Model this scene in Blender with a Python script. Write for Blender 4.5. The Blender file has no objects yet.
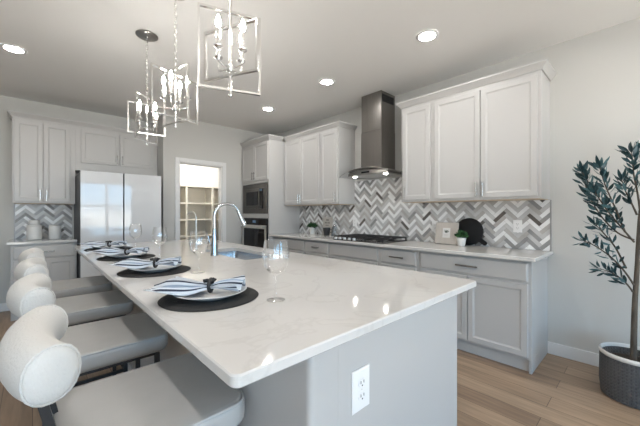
import bpy, bmesh, math, random
from mathutils import Vector, Matrix, Euler

PI = math.pi
SC = bpy.context.scene
COL = SC.collection

# ------------------------------------------------------------------ camera
F_PX, YAW, EYE = 307.279, 0.752, 1.258
cam_d = bpy.data.cameras.new('camera')
cam = bpy.data.objects.new('camera', cam_d)
COL.objects.link(cam)
cam_d.sensor_width = 36.0
cam_d.lens = F_PX / 640 * 36.0
cam_d.shift_y = -0.0008
cam_d.clip_start = 0.02
cam.location = (0, 0, EYE)
cam.rotation_euler = (PI / 2, 0, -YAW)
SC.camera = cam

# ------------------------------------------------------------------ exposure
SC.view_settings.view_transform = 'Standard'
SC.view_settings.look = 'None'
SC.view_settings.gamma = 1.0
SC.view_settings.use_curve_mapping = False
SC.view_settings.exposure = 0.76
cy = SC.cycles
cy.use_denoising = True
cy.max_bounces = 10
cy.diffuse_bounces = 5
cy.glossy_bounces = 5
cy.transparent_max_bounces = 24
cy.caustics_reflective = False
cy.caustics_refractive = False
cy.sample_clamp_indirect = 6.0

# ------------------------------------------------------------------ world (daylight outside the windows)
W = bpy.data.worlds.new('daylight'); SC.world = W
W.use_nodes = True
nt = W.node_tree; nt.nodes.clear()
wo = nt.nodes.new('ShaderNodeOutputWorld'); bg = nt.nodes.new('ShaderNodeBackground')
tc = nt.nodes.new('ShaderNodeTexCoord'); sp = nt.nodes.new('ShaderNodeSeparateXYZ')
rp = nt.nodes.new('ShaderNodeValToRGB')
nt.links.new(tc.outputs['Generated'], sp.inputs[0])
ma = nt.nodes.new('ShaderNodeMath'); ma.operation = 'MULTIPLY_ADD'
ma.inputs[1].default_value = 0.5; ma.inputs[2].default_value = 0.5
nt.links.new(sp.outputs['Z'], ma.inputs[0]); nt.links.new(ma.outputs[0], rp.inputs[0])
e = rp.color_ramp.elements
e[0].position = 0.30; e[0].color = (1.52, 1.50, 1.45, 1)
e[1].position = 0.75; e[1].color = (0.20, 0.56, 1.0, 1)
m1 = e.new(0.495); m1.color = (1.20, 1.24, 1.23, 1)
m2 = e.new(0.52); m2.color = (0.40, 0.75, 1.08, 1)
nt.links.new(rp.outputs[0], bg.inputs[0]); bg.inputs[1].default_value = 5.2
nt.links.new(bg.outputs[0], wo.inputs[0])

ROOM = dict(x0=-3.6, x1=3.377, y0=-4.2, y1=5.608, yp=4.99, h=2.743)
WINDOWS_REAR = [(1.15, 2.85, 0.12, 2.35), (-3.0, -0.1, 0.12, 2.35)]     # x0,x1,z0,z1; first mirrored in the fridge, second added for more daylight
ADDED_WINDOWS_LEFT = [(-3.9, -2.4, 0.30, 2.35)]          # y0,y1,z0,z1; unseen window added to let in more light


def portal(name, loc, rot, sx, sy):
    l = bpy.data.lights.new(name, 'AREA'); l.shape = 'RECTANGLE'; l.size = sx; l.size_y = sy
    l.cycles.is_portal = True
    o = bpy.data.objects.new(name, l); COL.objects.link(o); o.location = loc; o.rotation_euler = rot


for x0, x1, z0, z1 in WINDOWS_REAR:
    portal('window_daylight', ((x0 + x1) / 2, ROOM['y0'] - 0.16, (z0 + z1) / 2), (PI / 2, 0, 0), x1 - x0, z1 - z0)
for y0, y1, z0, z1 in ADDED_WINDOWS_LEFT:
    portal('window_daylight', (ROOM['x0'] - 0.16, (y0 + y1) / 2, (z0 + z1) / 2), (PI / 2, 0, -PI / 2), y1 - y0, z1 - z0)

sun_d = bpy.data.lights.new('sun', 'SUN'); sun_d.energy = 50.0; sun_d.angle = 0.01; sun_d.color = (0.80, 0.93, 1.10)
sun = bpy.data.objects.new('sun', sun_d); COL.objects.link(sun)
sun.rotation_euler = Vector((-0.12, 0.60, -0.79)).to_track_quat('-Z', 'Y').to_euler()   # falls on the living-room floor

CAN_POWER = 110.0       # emission strength of the recessed lamps
BULB_POWER = 120.0
CAN_COLOUR = (1.0, 0.97, 0.93)


# ------------------------------------------------------------------ materials
def mat(name, col, rough=0.5, metal=0.0, spec=0.5, coat=0.0, noise=None, bump=None, emit=None):
    m = bpy.data.materials.new(name); m.use_nodes = True
    n = m.node_tree; b = n.nodes['Principled BSDF']
    b.inputs['Base Color'].default_value = (*col, 1)
    b.inputs['Roughness'].default_value = rough
    b.inputs['Metallic'].default_value = metal
    b.inputs['Specular IOR Level'].default_value = spec
    b.inputs['Coat Weight'].default_value = coat
    if emit:
        b.inputs['Emission Color'].default_value = (*emit[0], 1)
        b.inputs['Emission Strength'].default_value = emit[1]
    if noise or bump:
        t = n.nodes.new('ShaderNodeTexCoord')
    if noise:                                           # (scale, amount, stretch)
        sc, amt, st = noise
        mp = n.nodes.new('ShaderNodeMapping'); mp.inputs['Scale'].default_value = st
        nz = n.nodes.new('ShaderNodeTexNoise'); nz.inputs['Scale'].default_value = sc; nz.inputs['Detail'].default_value = 4
        r = n.nodes.new('ShaderNodeValToRGB')
        r.color_ramp.elements[0].position = 0.3; r.color_ramp.elements[1].position = 0.7
        r.color_ramp.elements[0].color = (*[max(0, c * (1 - amt)) for c in col], 1)
        r.color_ramp.elements[1].color = (*[min(1, c * (1 + amt)) for c in col], 1)
        n.links.new(t.outputs['Object'], mp.inputs[0]); n.links.new(mp.outputs[0], nz.inputs['Vector'])
        n.links.new(nz.outputs['Fac'], r.inputs[0]); n.links.new(r.outputs[0], b.inputs['Base Color'])
    if bump:                                            # (scale, strength, distance)
        nz = n.nodes.new('ShaderNodeTexNoise'); nz.inputs['Scale'].default_value = bump[0]; nz.inputs['Detail'].default_value = 3
        bp = n.nodes.new('ShaderNodeBump'); bp.inputs['Strength'].default_value = bump[1]; bp.inputs['Distance'].default_value = bump[2]
        n.links.new(t.outputs['Object'], nz.inputs['Vector'])
        n.links.new(nz.outputs['Fac'], bp.inputs['Height']); n.links.new(bp.outputs[0], b.inputs['Normal'])
    return m


def glass_mat(name, tint=(1, 1, 1), refl=1.0):
    m = bpy.data.materials.new(name); m.use_nodes = True
    n = m.node_tree; n.nodes.clear()
    o = n.nodes.new('ShaderNodeOutputMaterial'); mx = n.nodes.new('ShaderNodeMixShader')
    tr = n.nodes.new('ShaderNodeBsdfTransparent'); tr.inputs[0].default_value = (*tint, 1)
    gl = n.nodes.new('ShaderNodeBsdfGlossy'); gl.inputs['Roughness'].default_value = 0.02
    gl.inputs['Color'].default_value = (refl, refl, refl, 1)
    fr = n.nodes.new('ShaderNodeLayerWeight'); fr.inputs[0].default_value = 0.5
    pw_ = n.nodes.new('ShaderNodeMath'); pw_.operation = 'POWER'; pw_.inputs[1].default_value = 2.1
    sc_ = n.nodes.new('ShaderNodeMath'); sc_.operation = 'MULTIPLY_ADD'; sc_.inputs[1].default_value = 0.95; sc_.inputs[2].default_value = 0.045
    n.links.new(fr.outputs['Facing'], pw_.inputs[0]); n.links.new(pw_.outputs[0], sc_.inputs[0])
    n.links.new(sc_.outputs[0], mx.inputs[0]); n.links.new(tr.outputs[0], mx.inputs[1])
    n.links.new(gl.outputs[0], mx.inputs[2]); n.links.new(mx.outputs[0], o.inputs[0])
    return m


def floor_mat():
    m = bpy.data.materials.new('oak_planks'); m.use_nodes = True
    n = m.node_tree; b = n.nodes['Principled BSDF']
    t = n.nodes.new('ShaderNodeTexCoord')
    mp = n.nodes.new('ShaderNodeMapping'); mp.inputs['Rotation'].default_value = (0, 0, PI / 2)
    br = n.nodes.new('ShaderNodeTexBrick'); br.offset = 0.37; br.offset_frequency = 2
    br.inputs['Scale'].default_value = 1.0; br.inputs['Brick Width'].default_value = 1.22
    br.inputs['Row Height'].default_value = 0.152; br.inputs['Mortar Size'].default_value = 0.0022
    br.inputs['Color1'].default_value = (0.37, 0.268, 0.185, 1)
    br.inputs['Color2'].default_value = (0.25, 0.172, 0.117, 1)
    br.inputs['Mortar'].default_value = (0.13, 0.088, 0.06, 1)
    br.inputs['Bias'].default_value = 0.0
    n.links.new(t.outputs['Object'], mp.inputs[0]); n.links.new(mp.outputs[0], br.inputs['Vector'])
    m2 = n.nodes.new('ShaderNodeMapping'); m2.inputs['Scale'].default_value = (14, 1.1, 1)
    nz = n.nodes.new('ShaderNodeTexNoise'); nz.inputs['Scale'].default_value = 2.2; nz.inputs['Detail'].default_value = 6
    n.links.new(t.outputs['Object'], m2.inputs[0]); n.links.new(m2.outputs[0], nz.inputs['Vector'])
    r = n.nodes.new('ShaderNodeValToRGB')
    r.color_ramp.elements[0].position = 0.3; r.color_ramp.elements[0].color = (0.72, 0.72, 0.72, 1)
    r.color_ramp.elements[1].position = 0.7; r.color_ramp.elements[1].color = (1.18, 1.16, 1.14, 1)
    n.links.new(nz.outputs['Fac'], r.inputs[0])
    mx = n.nodes.new('ShaderNodeMix'); mx.data_type = 'RGBA'; mx.blend_type = 'MULTIPLY'; mx.inputs['Factor'].default_value = 1
    n.links.new(br.outputs['Color'], mx.inputs['A']); n.links.new(r.outputs[0], mx.inputs['B'])
    n.links.new(mx.outputs['Result'], b.inputs['Base Color'])
    b.inputs['Roughness'].default_value = 0.42
    return m


def quartz_mat():
    m = bpy.data.materials.new('white_quartz'); m.use_nodes = True
    n = m.node_tree; b = n.nodes['Principled BSDF']
    t = n.nodes.new('ShaderNodeTexCoord')
    nz = n.nodes.new('ShaderNodeTexNoise'); nz.inputs['Scale'].default_value = 2.3; nz.inputs['Detail'].default_value = 8
    nz.inputs['Distortion'].default_value = 1.6
    r = n.nodes.new('ShaderNodeValToRGB')
    el = r.color_ramp.elements
    el[0].position = 0.0; el[0].color = (0.60, 0.59, 0.578, 1)
    el[1].position = 1.0; el[1].color = (0.59, 0.58, 0.568, 1)
    for p, c in ((0.475, (0.60, 0.59, 0.578, 1)), (0.50, (0.56, 0.548, 0.535, 1)), (0.52, (0.605, 0.595, 0.58, 1))):
        x = el.new(p); x.color = c
    n.links.new(t.outputs['Object'], nz.inputs['Vector']); n.links.new(nz.outputs['Fac'], r.inputs[0])
    n.links.new(r.outputs[0], b.inputs['Base Color'])
    b.inputs['Roughness'].default_value = 0.07
    b.inputs['Specular IOR Level'].default_value = 0.5
    return m


def weave_mat(name, c1, c2, scale):
    m = bpy.data.materials.new(name); m.use_nodes = True
    n = m.node_tree; b = n.nodes['Principled BSDF']
    t = n.nodes.new('ShaderNodeTexCoord')
    wv = n.nodes.new('ShaderNodeTexWave'); wv.wave_type = 'RINGS'; wv.rings_direction = 'Z'
    wv.inputs['Scale'].default_value = scale; wv.inputs['Distortion'].default_value = 1.5; wv.inputs['Detail'].default_value = 2
    r = n.nodes.new('ShaderNodeValToRGB')
    r.color_ramp.elements[0].color = (*c1, 1); r.color_ramp.elements[1].color = (*c2, 1)
    bp = n.nodes.new('ShaderNodeBump'); bp.inputs['Strength'].default_value = 0.6; bp.inputs['Distance'].default_value = 0.004
    n.links.new(t.outputs['Object'], wv.inputs['Vector']); n.links.new(wv.outputs['Fac'], r.inputs[0])
    n.links.new(r.outputs[0], b.inputs['Base Color']); n.links.new(wv.outputs['Fac'], bp.inputs['Height'])
    n.links.new(bp.outputs[0], b.inputs['Normal']); b.inputs['Roughness'].default_value = 0.8
    return m


M = {}
M['wall'] = mat('grey_wall_paint', (0.52, 0.515, 0.495), 0.85, bump=(180, 0.12, 0.002))
M['ceiling'] = mat('ceiling_paint', (0.80, 0.795, 0.78), 0.9, bump=(140, 0.12, 0.002))
M['trim'] = mat('white_trim_paint', (0.70, 0.70, 0.70), 0.45)
M['pantrywall'] = mat('pantry_paint', (0.72, 0.71, 0.68), 0.85)
M['pantryshelf'] = mat('pantry_shelf_paint', (0.72, 0.68, 0.60), 0.6)
M['floor'] = floor_mat()
M['cab'] = mat('cabinet_paint', (0.468, 0.462, 0.455), 0.40)
M['cabgap'] = mat('cabinet_shadow_gap', (0.10, 0.10, 0.10), 0.8)
M['underside'] = mat('maple_underside', (0.62, 0.50, 0.36), 0.5)
M['quartz'] = quartz_mat()
M['nickel'] = mat('brushed_nickel', (0.62, 0.61, 0.59), 0.28, 1.0)
M['pullnickel'] = mat('dark_reflection_pull_nickel', (0.42, 0.41, 0.40), 0.25, 1.0)  # darkened nickel standing in for dark reflections on the pulls
M['canopy'] = mat('dark_nickel_canopy', (0.33, 0.32, 0.31), 0.32, 1.0)
M['polnickel'] = mat('polished_nickel', (0.86, 0.855, 0.84), 0.17, 1.0)
M['chrome'] = mat('chrome', (0.46, 0.48, 0.50), 0.10, 1.0)
M['steel'] = mat('brushed_steel', (0.33, 0.315, 0.30), 0.30, 1.0, noise=(3.0, 0.14, (1, 1, 60)))
M['steelv'] = mat('brushed_chimney_steel', (0.29, 0.275, 0.26), 0.26, 1.0, noise=(3.0, 0.10, (60, 60, 0.6)))
M['ovensteel'] = mat('dark_appliance_steel', (0.115, 0.11, 0.105), 0.40, 1.0)
M['sinksteel'] = mat('sink_steel', (0.60, 0.62, 0.65), 0.25, 1.0)
M['black'] = mat('black_enamel', (0.012, 0.012, 0.013), 0.25)
M['blackmatte'] = mat('black_iron', (0.016, 0.016, 0.017), 0.6)
M['blackmetal'] = mat('black_powder_coat', (0.014, 0.014, 0.015), 0.4)
M['ovenglass'] = mat('black_oven_glass', (0.008, 0.008, 0.010), 0.08, spec=0.25)
M['display'] = mat('oven_display', (0.02, 0.03, 0.05), 0.2, emit=((0.35, 0.65, 1.0), 0.08))
M['fridgeglass'] = mat('white_fridge_glass', (0.60, 0.61, 0.625), 0.04, coat=0.0, spec=0.5)
M['fridgeside'] = mat('charcoal_fridge_side', (0.03, 0.03, 0.032), 0.45)
M['boucle'] = mat('white_boucle', (0.58, 0.575, 0.56), 0.95, bump=(150, 0.55, 0.005))
M['leather'] = mat('light_grey_leather', (0.41, 0.405, 0.395), 0.42, noise=(5, 0.06, (1, 1, 1)), bump=(260, 0.12, 0.001))
M['plate'] = mat('white_porcelain', (0.72, 0.74, 0.77), 0.12)
M['ceramic'] = mat('white_ceramic', (0.72, 0.72, 0.70), 0.35)
M['canister'] = mat('matte_white_stoneware', (0.66, 0.655, 0.64), 0.5, noise=(14, 0.05, (1, 1, 1)))
M['placemat'] = weave_mat('black_woven_fibre', (0.006, 0.006, 0.007), (0.030, 0.029, 0.028), 55)
M['basket'] = None
M['napkin_l'] = mat('white_napkin_cloth', (0.52, 0.56, 0.61), 0.9, bump=(400, 0.3, 0.001))
M['napkin_m'] = mat('blue_grey_napkin_stripe', (0.26, 0.33, 0.43), 0.9)
M['napkin_d'] = mat('charcoal_napkin_stripe', (0.025, 0.032, 0.055), 0.9)
M['wineglass'] = glass_mat('clear_wine_glass')
M['hoodglass'] = glass_mat('grey_hood_glass', (0.72, 0.74, 0.74))
M['windowglass'] = glass_mat('window_glass', (0.97, 0.98, 0.98))
M['bulb'] = mat('lit_candle_bulb', (1, 1, 1), 0.3, emit=((1.0, 0.95, 0.88), BULB_POWER))
M['can'] = mat('lit_downlight_lens', (1, 1, 1), 0.5, emit=(CAN_COLOUR, CAN_POWER))
M['hoodlamp'] = mat('lit_hood_lamp', (1, 1, 1), 0.5, emit=((1.0, 0.95, 0.86), 40.0))
M['pantryfill'] = mat('added_pantry_glow', (1, 1, 1), 0.5, emit=((1.0, 0.97, 0.93), 75.0))  # glow of the lamp added inside the pantry
M['leaf'] = mat('olive_leaf', (0.014, 0.045, 0.053), 0.40, noise=(9, 0.5, (1, 1, 1)))
M['leafpale'] = mat('olive_leaf_underside', (0.055, 0.125, 0.14), 0.5)
M['bark'] = mat('grey_brown_bark', (0.085, 0.070, 0.055), 0.9, noise=(30, 0.4, (1, 1, 0.25)), bump=(60, 0.8, 0.004))
M['soil'] = mat('dark_soil', (0.03, 0.024, 0.018), 0.95, bump=(60, 0.9, 0.01))
M['herb'] = mat('green_herb_leaf', (0.035, 0.12, 0.035), 0.55, noise=(40, 0.4, (1, 1, 1)))
M['herbdark'] = mat('dark_herb_leaf', (0.015, 0.06, 0.018), 0.55)
M['board'] = mat('black_stained_wood', (0.008, 0.008, 0.009), 0.65, spec=0.25, noise=(8, 0.3, (1, 12, 1)))
M['linen'] = mat('pale_wood_frame', (0.52, 0.475, 0.43), 0.7, noise=(10, 0.06, (8, 1, 1)))
M['paper'] = mat('white_paper', (0.74, 0.73, 0.71), 0.8)
M['inkgreen'] = mat('grey_green_ink', (0.12, 0.14, 0.11), 0.8)
M['signwood'] = mat('pale_sign_board', (0.50, 0.47, 0.435), 0.7)
M['ink'] = mat('black_ink', (0.03, 0.03, 0.03), 0.8)
M['darkpot'] = mat('dark_planter', (0.022, 0.022, 0.023), 0.5)
M['clearglass'] = glass_mat('clear_bottle_glass', (0.92, 0.94, 0.95))
M['plastic'] = mat('white_plastic', (0.78, 0.78, 0.78), 0.3)
M['slot'] = mat('dark_outlet_slot', (0.03, 0.03, 0.03), 0.6)
TILE = [mat('tile_white', (0.82, 0.82, 0.82), 0.22, noise=(9, 0.05, (1, 1, 1))),
        mat('tile_pale_grey', (0.54, 0.535, 0.535), 0.25, noise=(9, 0.10, (1, 1, 1))),
        mat('tile_warm_grey', (0.45, 0.43, 0.415), 0.25, noise=(9, 0.10, (1, 1, 1))),
        mat('tile_mid_grey', (0.30, 0.295, 0.295), 0.25, noise=(9, 0.12, (1, 1, 1))),
        mat('tile_taupe', (0.13, 0.115, 0.105), 0.25, noise=(9, 0.12, (1, 1, 1))),
        mat('tile_grout', (0.50, 0.49, 0.48), 0.8)]


def basket_mat():
    m = bpy.data.materials.new('charcoal_basket_weave'); m.use_nodes = True
    n = m.node_tree; b = n.nodes['Principled BSDF']
    t = n.nodes.new('ShaderNodeTexCoord'); gr = n.nodes.new('ShaderNodeTexGradient'); gr.gradient_type = 'RADIAL'
    xyz = n.nodes.new('ShaderNodeSeparateXYZ')
    n.links.new(t.outputs['Object'], gr.inputs[0]); n.links.new(t.outputs['Object'], xyz.inputs[0])
    def mth(op, a, bb):
        q = n.nodes.new('ShaderNodeMath'); q.operation = op
        for k, v in enumerate((a, bb)):
            if v is None: continue
            if hasattr(v, 'is_output'): n.links.new(v, q.inputs[k])
            else: q.inputs[k].default_value = v
        return q.outputs[0]
    sa = mth('SINE', mth('MULTIPLY', gr.outputs['Fac'], 2 * PI * 52), None)
    sz = mth('SINE', mth('MULTIPLY', xyz.outputs['Z'], 2 * PI * 46), None)
    w_ = mth('ADD', mth('MULTIPLY', mth('MULTIPLY', sa, sz), 0.30), mth('MULTIPLY_ADD', sa, 0.22))
    w_ = mth('ADD', w_, 0.5)
    r = n.nodes.new('ShaderNodeValToRGB')
    r.color_ramp.elements[0].color = (0.012, 0.012, 0.013, 1); r.color_ramp.elements[1].color = (0.075, 0.075, 0.077, 1)
    bp = n.nodes.new('ShaderNodeBump'); bp.inputs['Strength'].default_value = 0.8; bp.inputs['Distance'].default_value = 0.006
    n.links.new(w_, r.inputs[0]); n.links.new(r.outputs[0], b.inputs['Base Color']); n.links.new(w_, bp.inputs['Height'])
    n.links.new(bp.outputs[0], b.inputs['Normal']); b.inputs['Roughness'].default_value = 0.85
    return m


M['basket'] = basket_mat()


# ------------------------------------------------------------------ mesh helpers
class MB:
    def __init__(s):
        s.v = []; s.f = []; s.mi = []

    def add(s, vs, fs, mi=0):
        o = len(s.v); s.v += [tuple(v) for v in vs]
        s.f += [tuple(i + o for i in f) for f in fs]; s.mi += [mi] * len(fs)
        return s

    def box(s, x0, x1, y0, y1, z0, z1, mi=0):
        v = [(x0, y0, z0), (x1, y0, z0), (x1, y1, z0), (x0, y1, z0), (x0, y0, z1), (x1, y0, z1), (x1, y1, z1), (x0, y1, z1)]
        return s.add(v, [(0, 3, 2, 1), (4, 5, 6, 7), (0, 1, 5, 4), (1, 2, 6, 5), (2, 3, 7, 6), (3, 0, 4, 7)], mi)

    def rings(s, rings, cap0=True, cap1=True, mi=0, closed_rings=False):
        n = len(rings[0]); o = len(s.v)
        for r in rings: s.v += [tuple(p) for p in r]
        k = len(rings); fs = []
        for a in range(k if closed_rings else k - 1):
            b = (a + 1) % k
            for i in range(n):
                j = (i + 1) % n
                fs.append((o + a * n + i, o + a * n + j, o + b * n + j, o + b * n + i))
        if not closed_rings:
            if cap0: fs.append(tuple(o + i for i in reversed(range(n))))
            if cap1: fs.append(tuple(o + (k - 1) * n + i for i in range(n)))
        s.f += fs; s.mi += [mi] * len(fs)
        return s

    def lathe(s, prof, n=32, c=(0, 0, 0), mi=0, cap0=True, cap1=True):
        R = []
        for r, z in prof:
            r = max(r, 1e-5)
            R.append([(c[0] + r * math.cos(2 * PI * i / n), c[1] + r * math.sin(2 * PI * i / n), c[2] + z) for i in range(n)])
        return s.rings(R, cap0, cap1, mi)

    def tube(s, pts, rad, n=10, mi=0, closed=False, sq=1.0, up=None):
        P = [Vector(p) for p in pts]; k = len(P)
        rs = rad if isinstance(rad, (list, tuple)) else [rad] * k
        T = []
        for i in range(k):
            a = P[(i - 1) % k] if closed or i > 0 else P[i]
            b = P[(i + 1) % k] if closed or i < k - 1 else P[i]
            T.append((b - a).normalized())
        u = Vector(up) if up else (Vector((0, 0, 1)) if abs(T[0].z) < 0.9 else Vector((1, 0, 0)))
        R = []
        for i in range(k):
            if not up:
                u = (u - T[i] * u.dot(T[i]))
                u = u.normalized() if u.length > 1e-6 else Vector((1, 0, 0))
                uu = u
            else:
                uu = (Vector(up) - T[i] * Vector(up).dot(T[i])).normalized()
            w = T[i].cross(uu)
            R.append([P[i] + (uu * math.cos(2 * PI * j / n) + w * math.sin(2 * PI * j / n) * sq) * rs[i] for j in range(n)])
        return s.rings(R, mi=mi, closed_rings=closed)

    def bar(s, a, b, w, h, mi=0, up=(0, 0, 1)):
        a = Vector(a); b = Vector(b); t = (b - a).normalized(); u = Vector(up)
        if abs(t.dot(u)) > 0.95: u = Vector((1, 0, 0))
        u = (u - t * t.dot(u)).normalized(); x = t.cross(u)
        r = lambda p: [p + x * w / 2 + u * h / 2, p - x * w / 2 + u * h / 2, p - x * w / 2 - u * h / 2, p + x * w / 2 - u * h / 2]
        return s.rings([r(a), r(b)], mi=mi)

    def xf(s, m):
        s.v = [tuple(m @ Vector(v)) for v in s.v]; return s

    def build(s, name, mats, parent=None, smooth=None, bevel=None, seg=2, loc=None):
        me = bpy.data.meshes.new(name); me.from_pydata(s.v, [], s.f)
        mats = mats if isinstance(mats, (list, tuple)) else [mats]
        for m in mats: me.materials.append(m)
        me.polygons.foreach_set('material_index', s.mi)
        bm = bmesh.new(); bm.from_mesh(me); bmesh.ops.recalc_face_normals(bm, faces=bm.faces); bm.to_mesh(me); bm.free()
        if smooth:
            me.shade_smooth()
            me.set_sharp_from_angle(angle=math.radians(smooth))
        me.update()
        o = bpy.data.objects.new(name, me); COL.objects.link(o)
        if parent: o.parent = parent
        if loc: o.location = loc
        if bevel:
            b = o.modifiers.new('bevel', 'BEVEL'); b.width = bevel; b.segments = seg; b.limit_method = 'ANGLE'; b.angle_limit = math.radians(40)
        return o


def tag(o, label, cat, group=None):
    o['label'] = label; o['category'] = cat
    if group: o['group'] = group
    return o


def thing(name, label, cat, loc=(0, 0, 0), rz=0.0, group=None):
    o = bpy.data.objects.new(name, None); COL.objects.link(o)
    o.empty_display_size = 0.1
    o.location = loc; o.rotation_euler = (0, 0, rz)
    return tag(o, label, cat, group)


def struct(name, mb, m, **k):
    o = mb.build(name, m, **k); o['kind'] = 'structure'; return o


def copy_thing(root, loc, label, rz=None):
    kids = {}
    for o in bpy.data.objects:
        if o.parent: kids.setdefault(o.parent.name, []).append(o)
    def rec(o, par):
        c = o.copy(); COL.objects.link(c); c.parent = par
        for k in kids.get(o.name, []): rec(k, c)
        return c
    r = rec(root, None); r.location = loc; r['label'] = label
    if rz is not None: r.rotation_euler = (0, 0, rz)
    return r


def rrect(x0, x1, y0, y1, r, n=6):
    P = []
    for cx, cy_, a0 in ((x1 - r, y0 + r, -PI / 2), (x1 - r, y1 - r, 0), (x0 + r, y1 - r, PI / 2), (x0 + r, y0 + r, PI)):
        for i in range(n + 1):
            a = a0 + PI / 2 * i / n
            P.append((cx + r * math.cos(a), cy_ + r * math.sin(a)))
    return P


def cushion(mb, x0, x1, y0, y1, z0, z1, rp, re, n=6, k=5, mi=0, dome=0.0):
    R = []
    def ring(ins, z): return [(x, y, z) for x, y in rrect(x0 + ins, x1 - ins, y0 + ins, y1 - ins, max(rp - ins, 0.002), n)]
    for i in range(k + 1):
        a = PI / 2 * i / k
        R.append(ring(re * (1 - math.sin(a)), z0 + re * (1 - math.cos(a))))
    for i in range(k + 1):
        a = PI / 2 * i / k
        R.append(ring(re * (1 - math.cos(a)), z1 - re * (1 - math.sin(a))))
    if dome:
        w = min(x1 - x0, y1 - y0) / 2 - re
        for j in range(1, 6):
            t = j / 6; R.append(ring(re + w * t * 0.98, z1 + dome * (1 - (1 - t) ** 2)))
    return mb.rings(R, mi=mi)


def slab(name, outline, hole, z0, z1, m, b=0.004, parent=None):
    """stone slab with eased edges and an optional cut-out"""
    bm = bmesh.new()
    def loop(pts, z): return [bm.verts.new((x, y, z)) for x, y in pts]
    def inset(pts, d):
        n = len(pts); out = []
        for i in range(n):
            p = Vector(pts[i]); a = Vector(pts[i - 1]); c = Vector(pts[(i + 1) % n])
            t = ((p - a).normalized() + (c - p).normalized()).normalized()
            out.append(tuple(p + Vector((-t.y, t.x)) * d))
        return out
    ins = inset(outline, b)
    lv = [loop(ins, z1), loop(outline, z1 - b), loop(outline, z0 + b), loop(ins, z0)]
    n = len(outline)
    for k in range(3):
        for i in range(n):
            bm.faces.new((lv[k][i], lv[k][(i + 1) % n], lv[k + 1][(i + 1) % n], lv[k + 1][i]))
    def edges(vs): return [bm.edges.get((vs[i], vs[(i + 1) % len(vs)])) or bm.edges.new((vs[i], vs[(i + 1) % len(vs)])) for i in range(len(vs))]
    if hole:
        ht, hb = loop(hole, z1), loop(hole, z0)
        for i in range(len(hole)):
            j = (i + 1) % len(hole); bm.faces.new((ht[i], hb[i], hb[j], ht[j]))
        bmesh.ops.triangle_fill(bm, edges=edges(lv[0]) + edges(ht), use_beauty=True)
        bmesh.ops.triangle_fill(bm, edges=edges(lv[3]) + edges(hb), use_beauty=True)
    else:
        bm.faces.new(lv[0]); bm.faces.new(lv[3])
    bmesh.ops.recalc_face_normals(bm, faces=bm.faces)
    me = bpy.data.meshes.new(name); bm.to_mesh(me); bm.free(); me.materials.append(m)
    o = bpy.data.objects.new(name, me); COL.objects.link(o)
    if parent: o.parent = parent
    return o


S_, C_ = math.sin(YAW), math.cos(YAW)
RIGHT = Vector((C_, -S_, 0)); FWD = Vector((S_, C_, 0))

# ================================================================== THE ROOM
R = ROOM; H = R['h']; T = 0.15
struct('floor', MB().box(R['x0'] - T, R['x1'] + T, R['y0'] - T, 6.75, -0.1, 0), M['floor'])
struct('ceiling', MB().box(R['x0'] - T, R['x1'] + T, R['y0'] - T, 6.75, H, H + 0.1), M['ceiling'])
struct('wall_right', MB().box(R['x1'], R['x1'] + T, R['y0'], 6.6, 0, H), M['wall'])
struct('wall_back', MB().box(R['x0'], 1.436, R['y1'], R['y1'] + 0.12, 0, H), M['wall'])
# the pantry wall with its doorway
PX0, PX1, PZ = 1.668, 2.372, 2.045
pw = MB().box(1.436, PX0, R['yp'], R['yp'] + 0.11, 0, H).box(PX1, R['x1'], R['yp'], R['yp'] + 0.11, 0, H).box(PX0, PX1, R['yp'], R['yp'] + 0.11, PZ, H)
pw.box(1.436, 1.546, R['yp'] + 0.11, R['y1'] + 0.12, 0, H)
struct('wall_pantry_front', pw, M['wall'])
struct('wall_pantry_back', MB().box(1.436, R['x1'], 6.42, 6.54, 0, H), M['pantrywall'])
struct('wall_pantry_left', MB().box(1.546, 1.566, R['yp'] + 0.11, 6.42, 0, H), M['pantrywall'])


def holed_wall(name, ax, p, d, lo, hi, holes):
    mb = MB()
    def b(a0, a1, z0, z1):
        if a1 - a0 < 1e-4 or z1 - z0 < 1e-4: return
        (mb.box(a0, a1, p - d, p, z0, z1) if ax == 'x' else mb.box(p - d, p, a0, a1, z0, z1))
    cur = lo
    for a0, a1, z0, z1 in sorted(holes):
        b(cur, a0, 0, H); b(a0, a1, 0, z0); b(a0, a1, z1, H); cur = a1
    b(cur, hi, 0, H)
    return struct(name, mb, M['wall'])


holed_wall('wall_rear', 'x', R['y0'], T, R['x0'], R['x1'], WINDOWS_REAR)
holed_wall('wall_left', 'y', R['x0'], T, R['y0'], R['y1'], ADDED_WINDOWS_LEFT)


def window(n, ax, p, a0, a1, z0, z1, mull):
    mb = MB(); w = 0.055
    bx = (lambda u0, u1, v0, v1, d0, d1, k=0: mb.box(u0, u1, p - d1, p - d0, v0, v1, k)) if ax == 'x' else \
         (lambda u0, u1, v0, v1, d0, d1, k=0: mb.box(p - d1, p - d0, u0, u1, v0, v1, k))
    bx(a0, a1, z0, z0 + w, 0.04, 0.10); bx(a0, a1, z1 - w, z1, 0.04, 0.10)
    bx(a0, a0 + w, z0, z1, 0.04, 0.10); bx(a1 - w, a1, z0, z1, 0.04, 0.10)
    for t in mull[0]:
        c = a0 + (a1 - a0) * t; bx(c - 0.035, c + 0.035, z0, z1, 0.045, 0.095)
    for t in mull[1]:
        c = z0 + (z1 - z0) * t; bx(a0, a1, c - 0.03, c + 0.03, 0.045, 0.095)
    o = struct('window_%d' % n, mb, M['trim'])  # windows after the first are unseen, added for their daylight
    g = MB(); mb = g
    if ax == 'x': g.add([(a0, p - .07, z0), (a1, p - .07, z0), (a1, p - .07, z1), (a0, p - .07, z1)], [(0, 1, 2, 3)])
    else: g.add([(p - .07, a0, z0), (p - .07, a1, z0), (p - .07, a1, z1), (p - .07, a0, z1)], [(0, 1, 2, 3)])
    g.build('pane', M['windowglass'], o)


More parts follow.
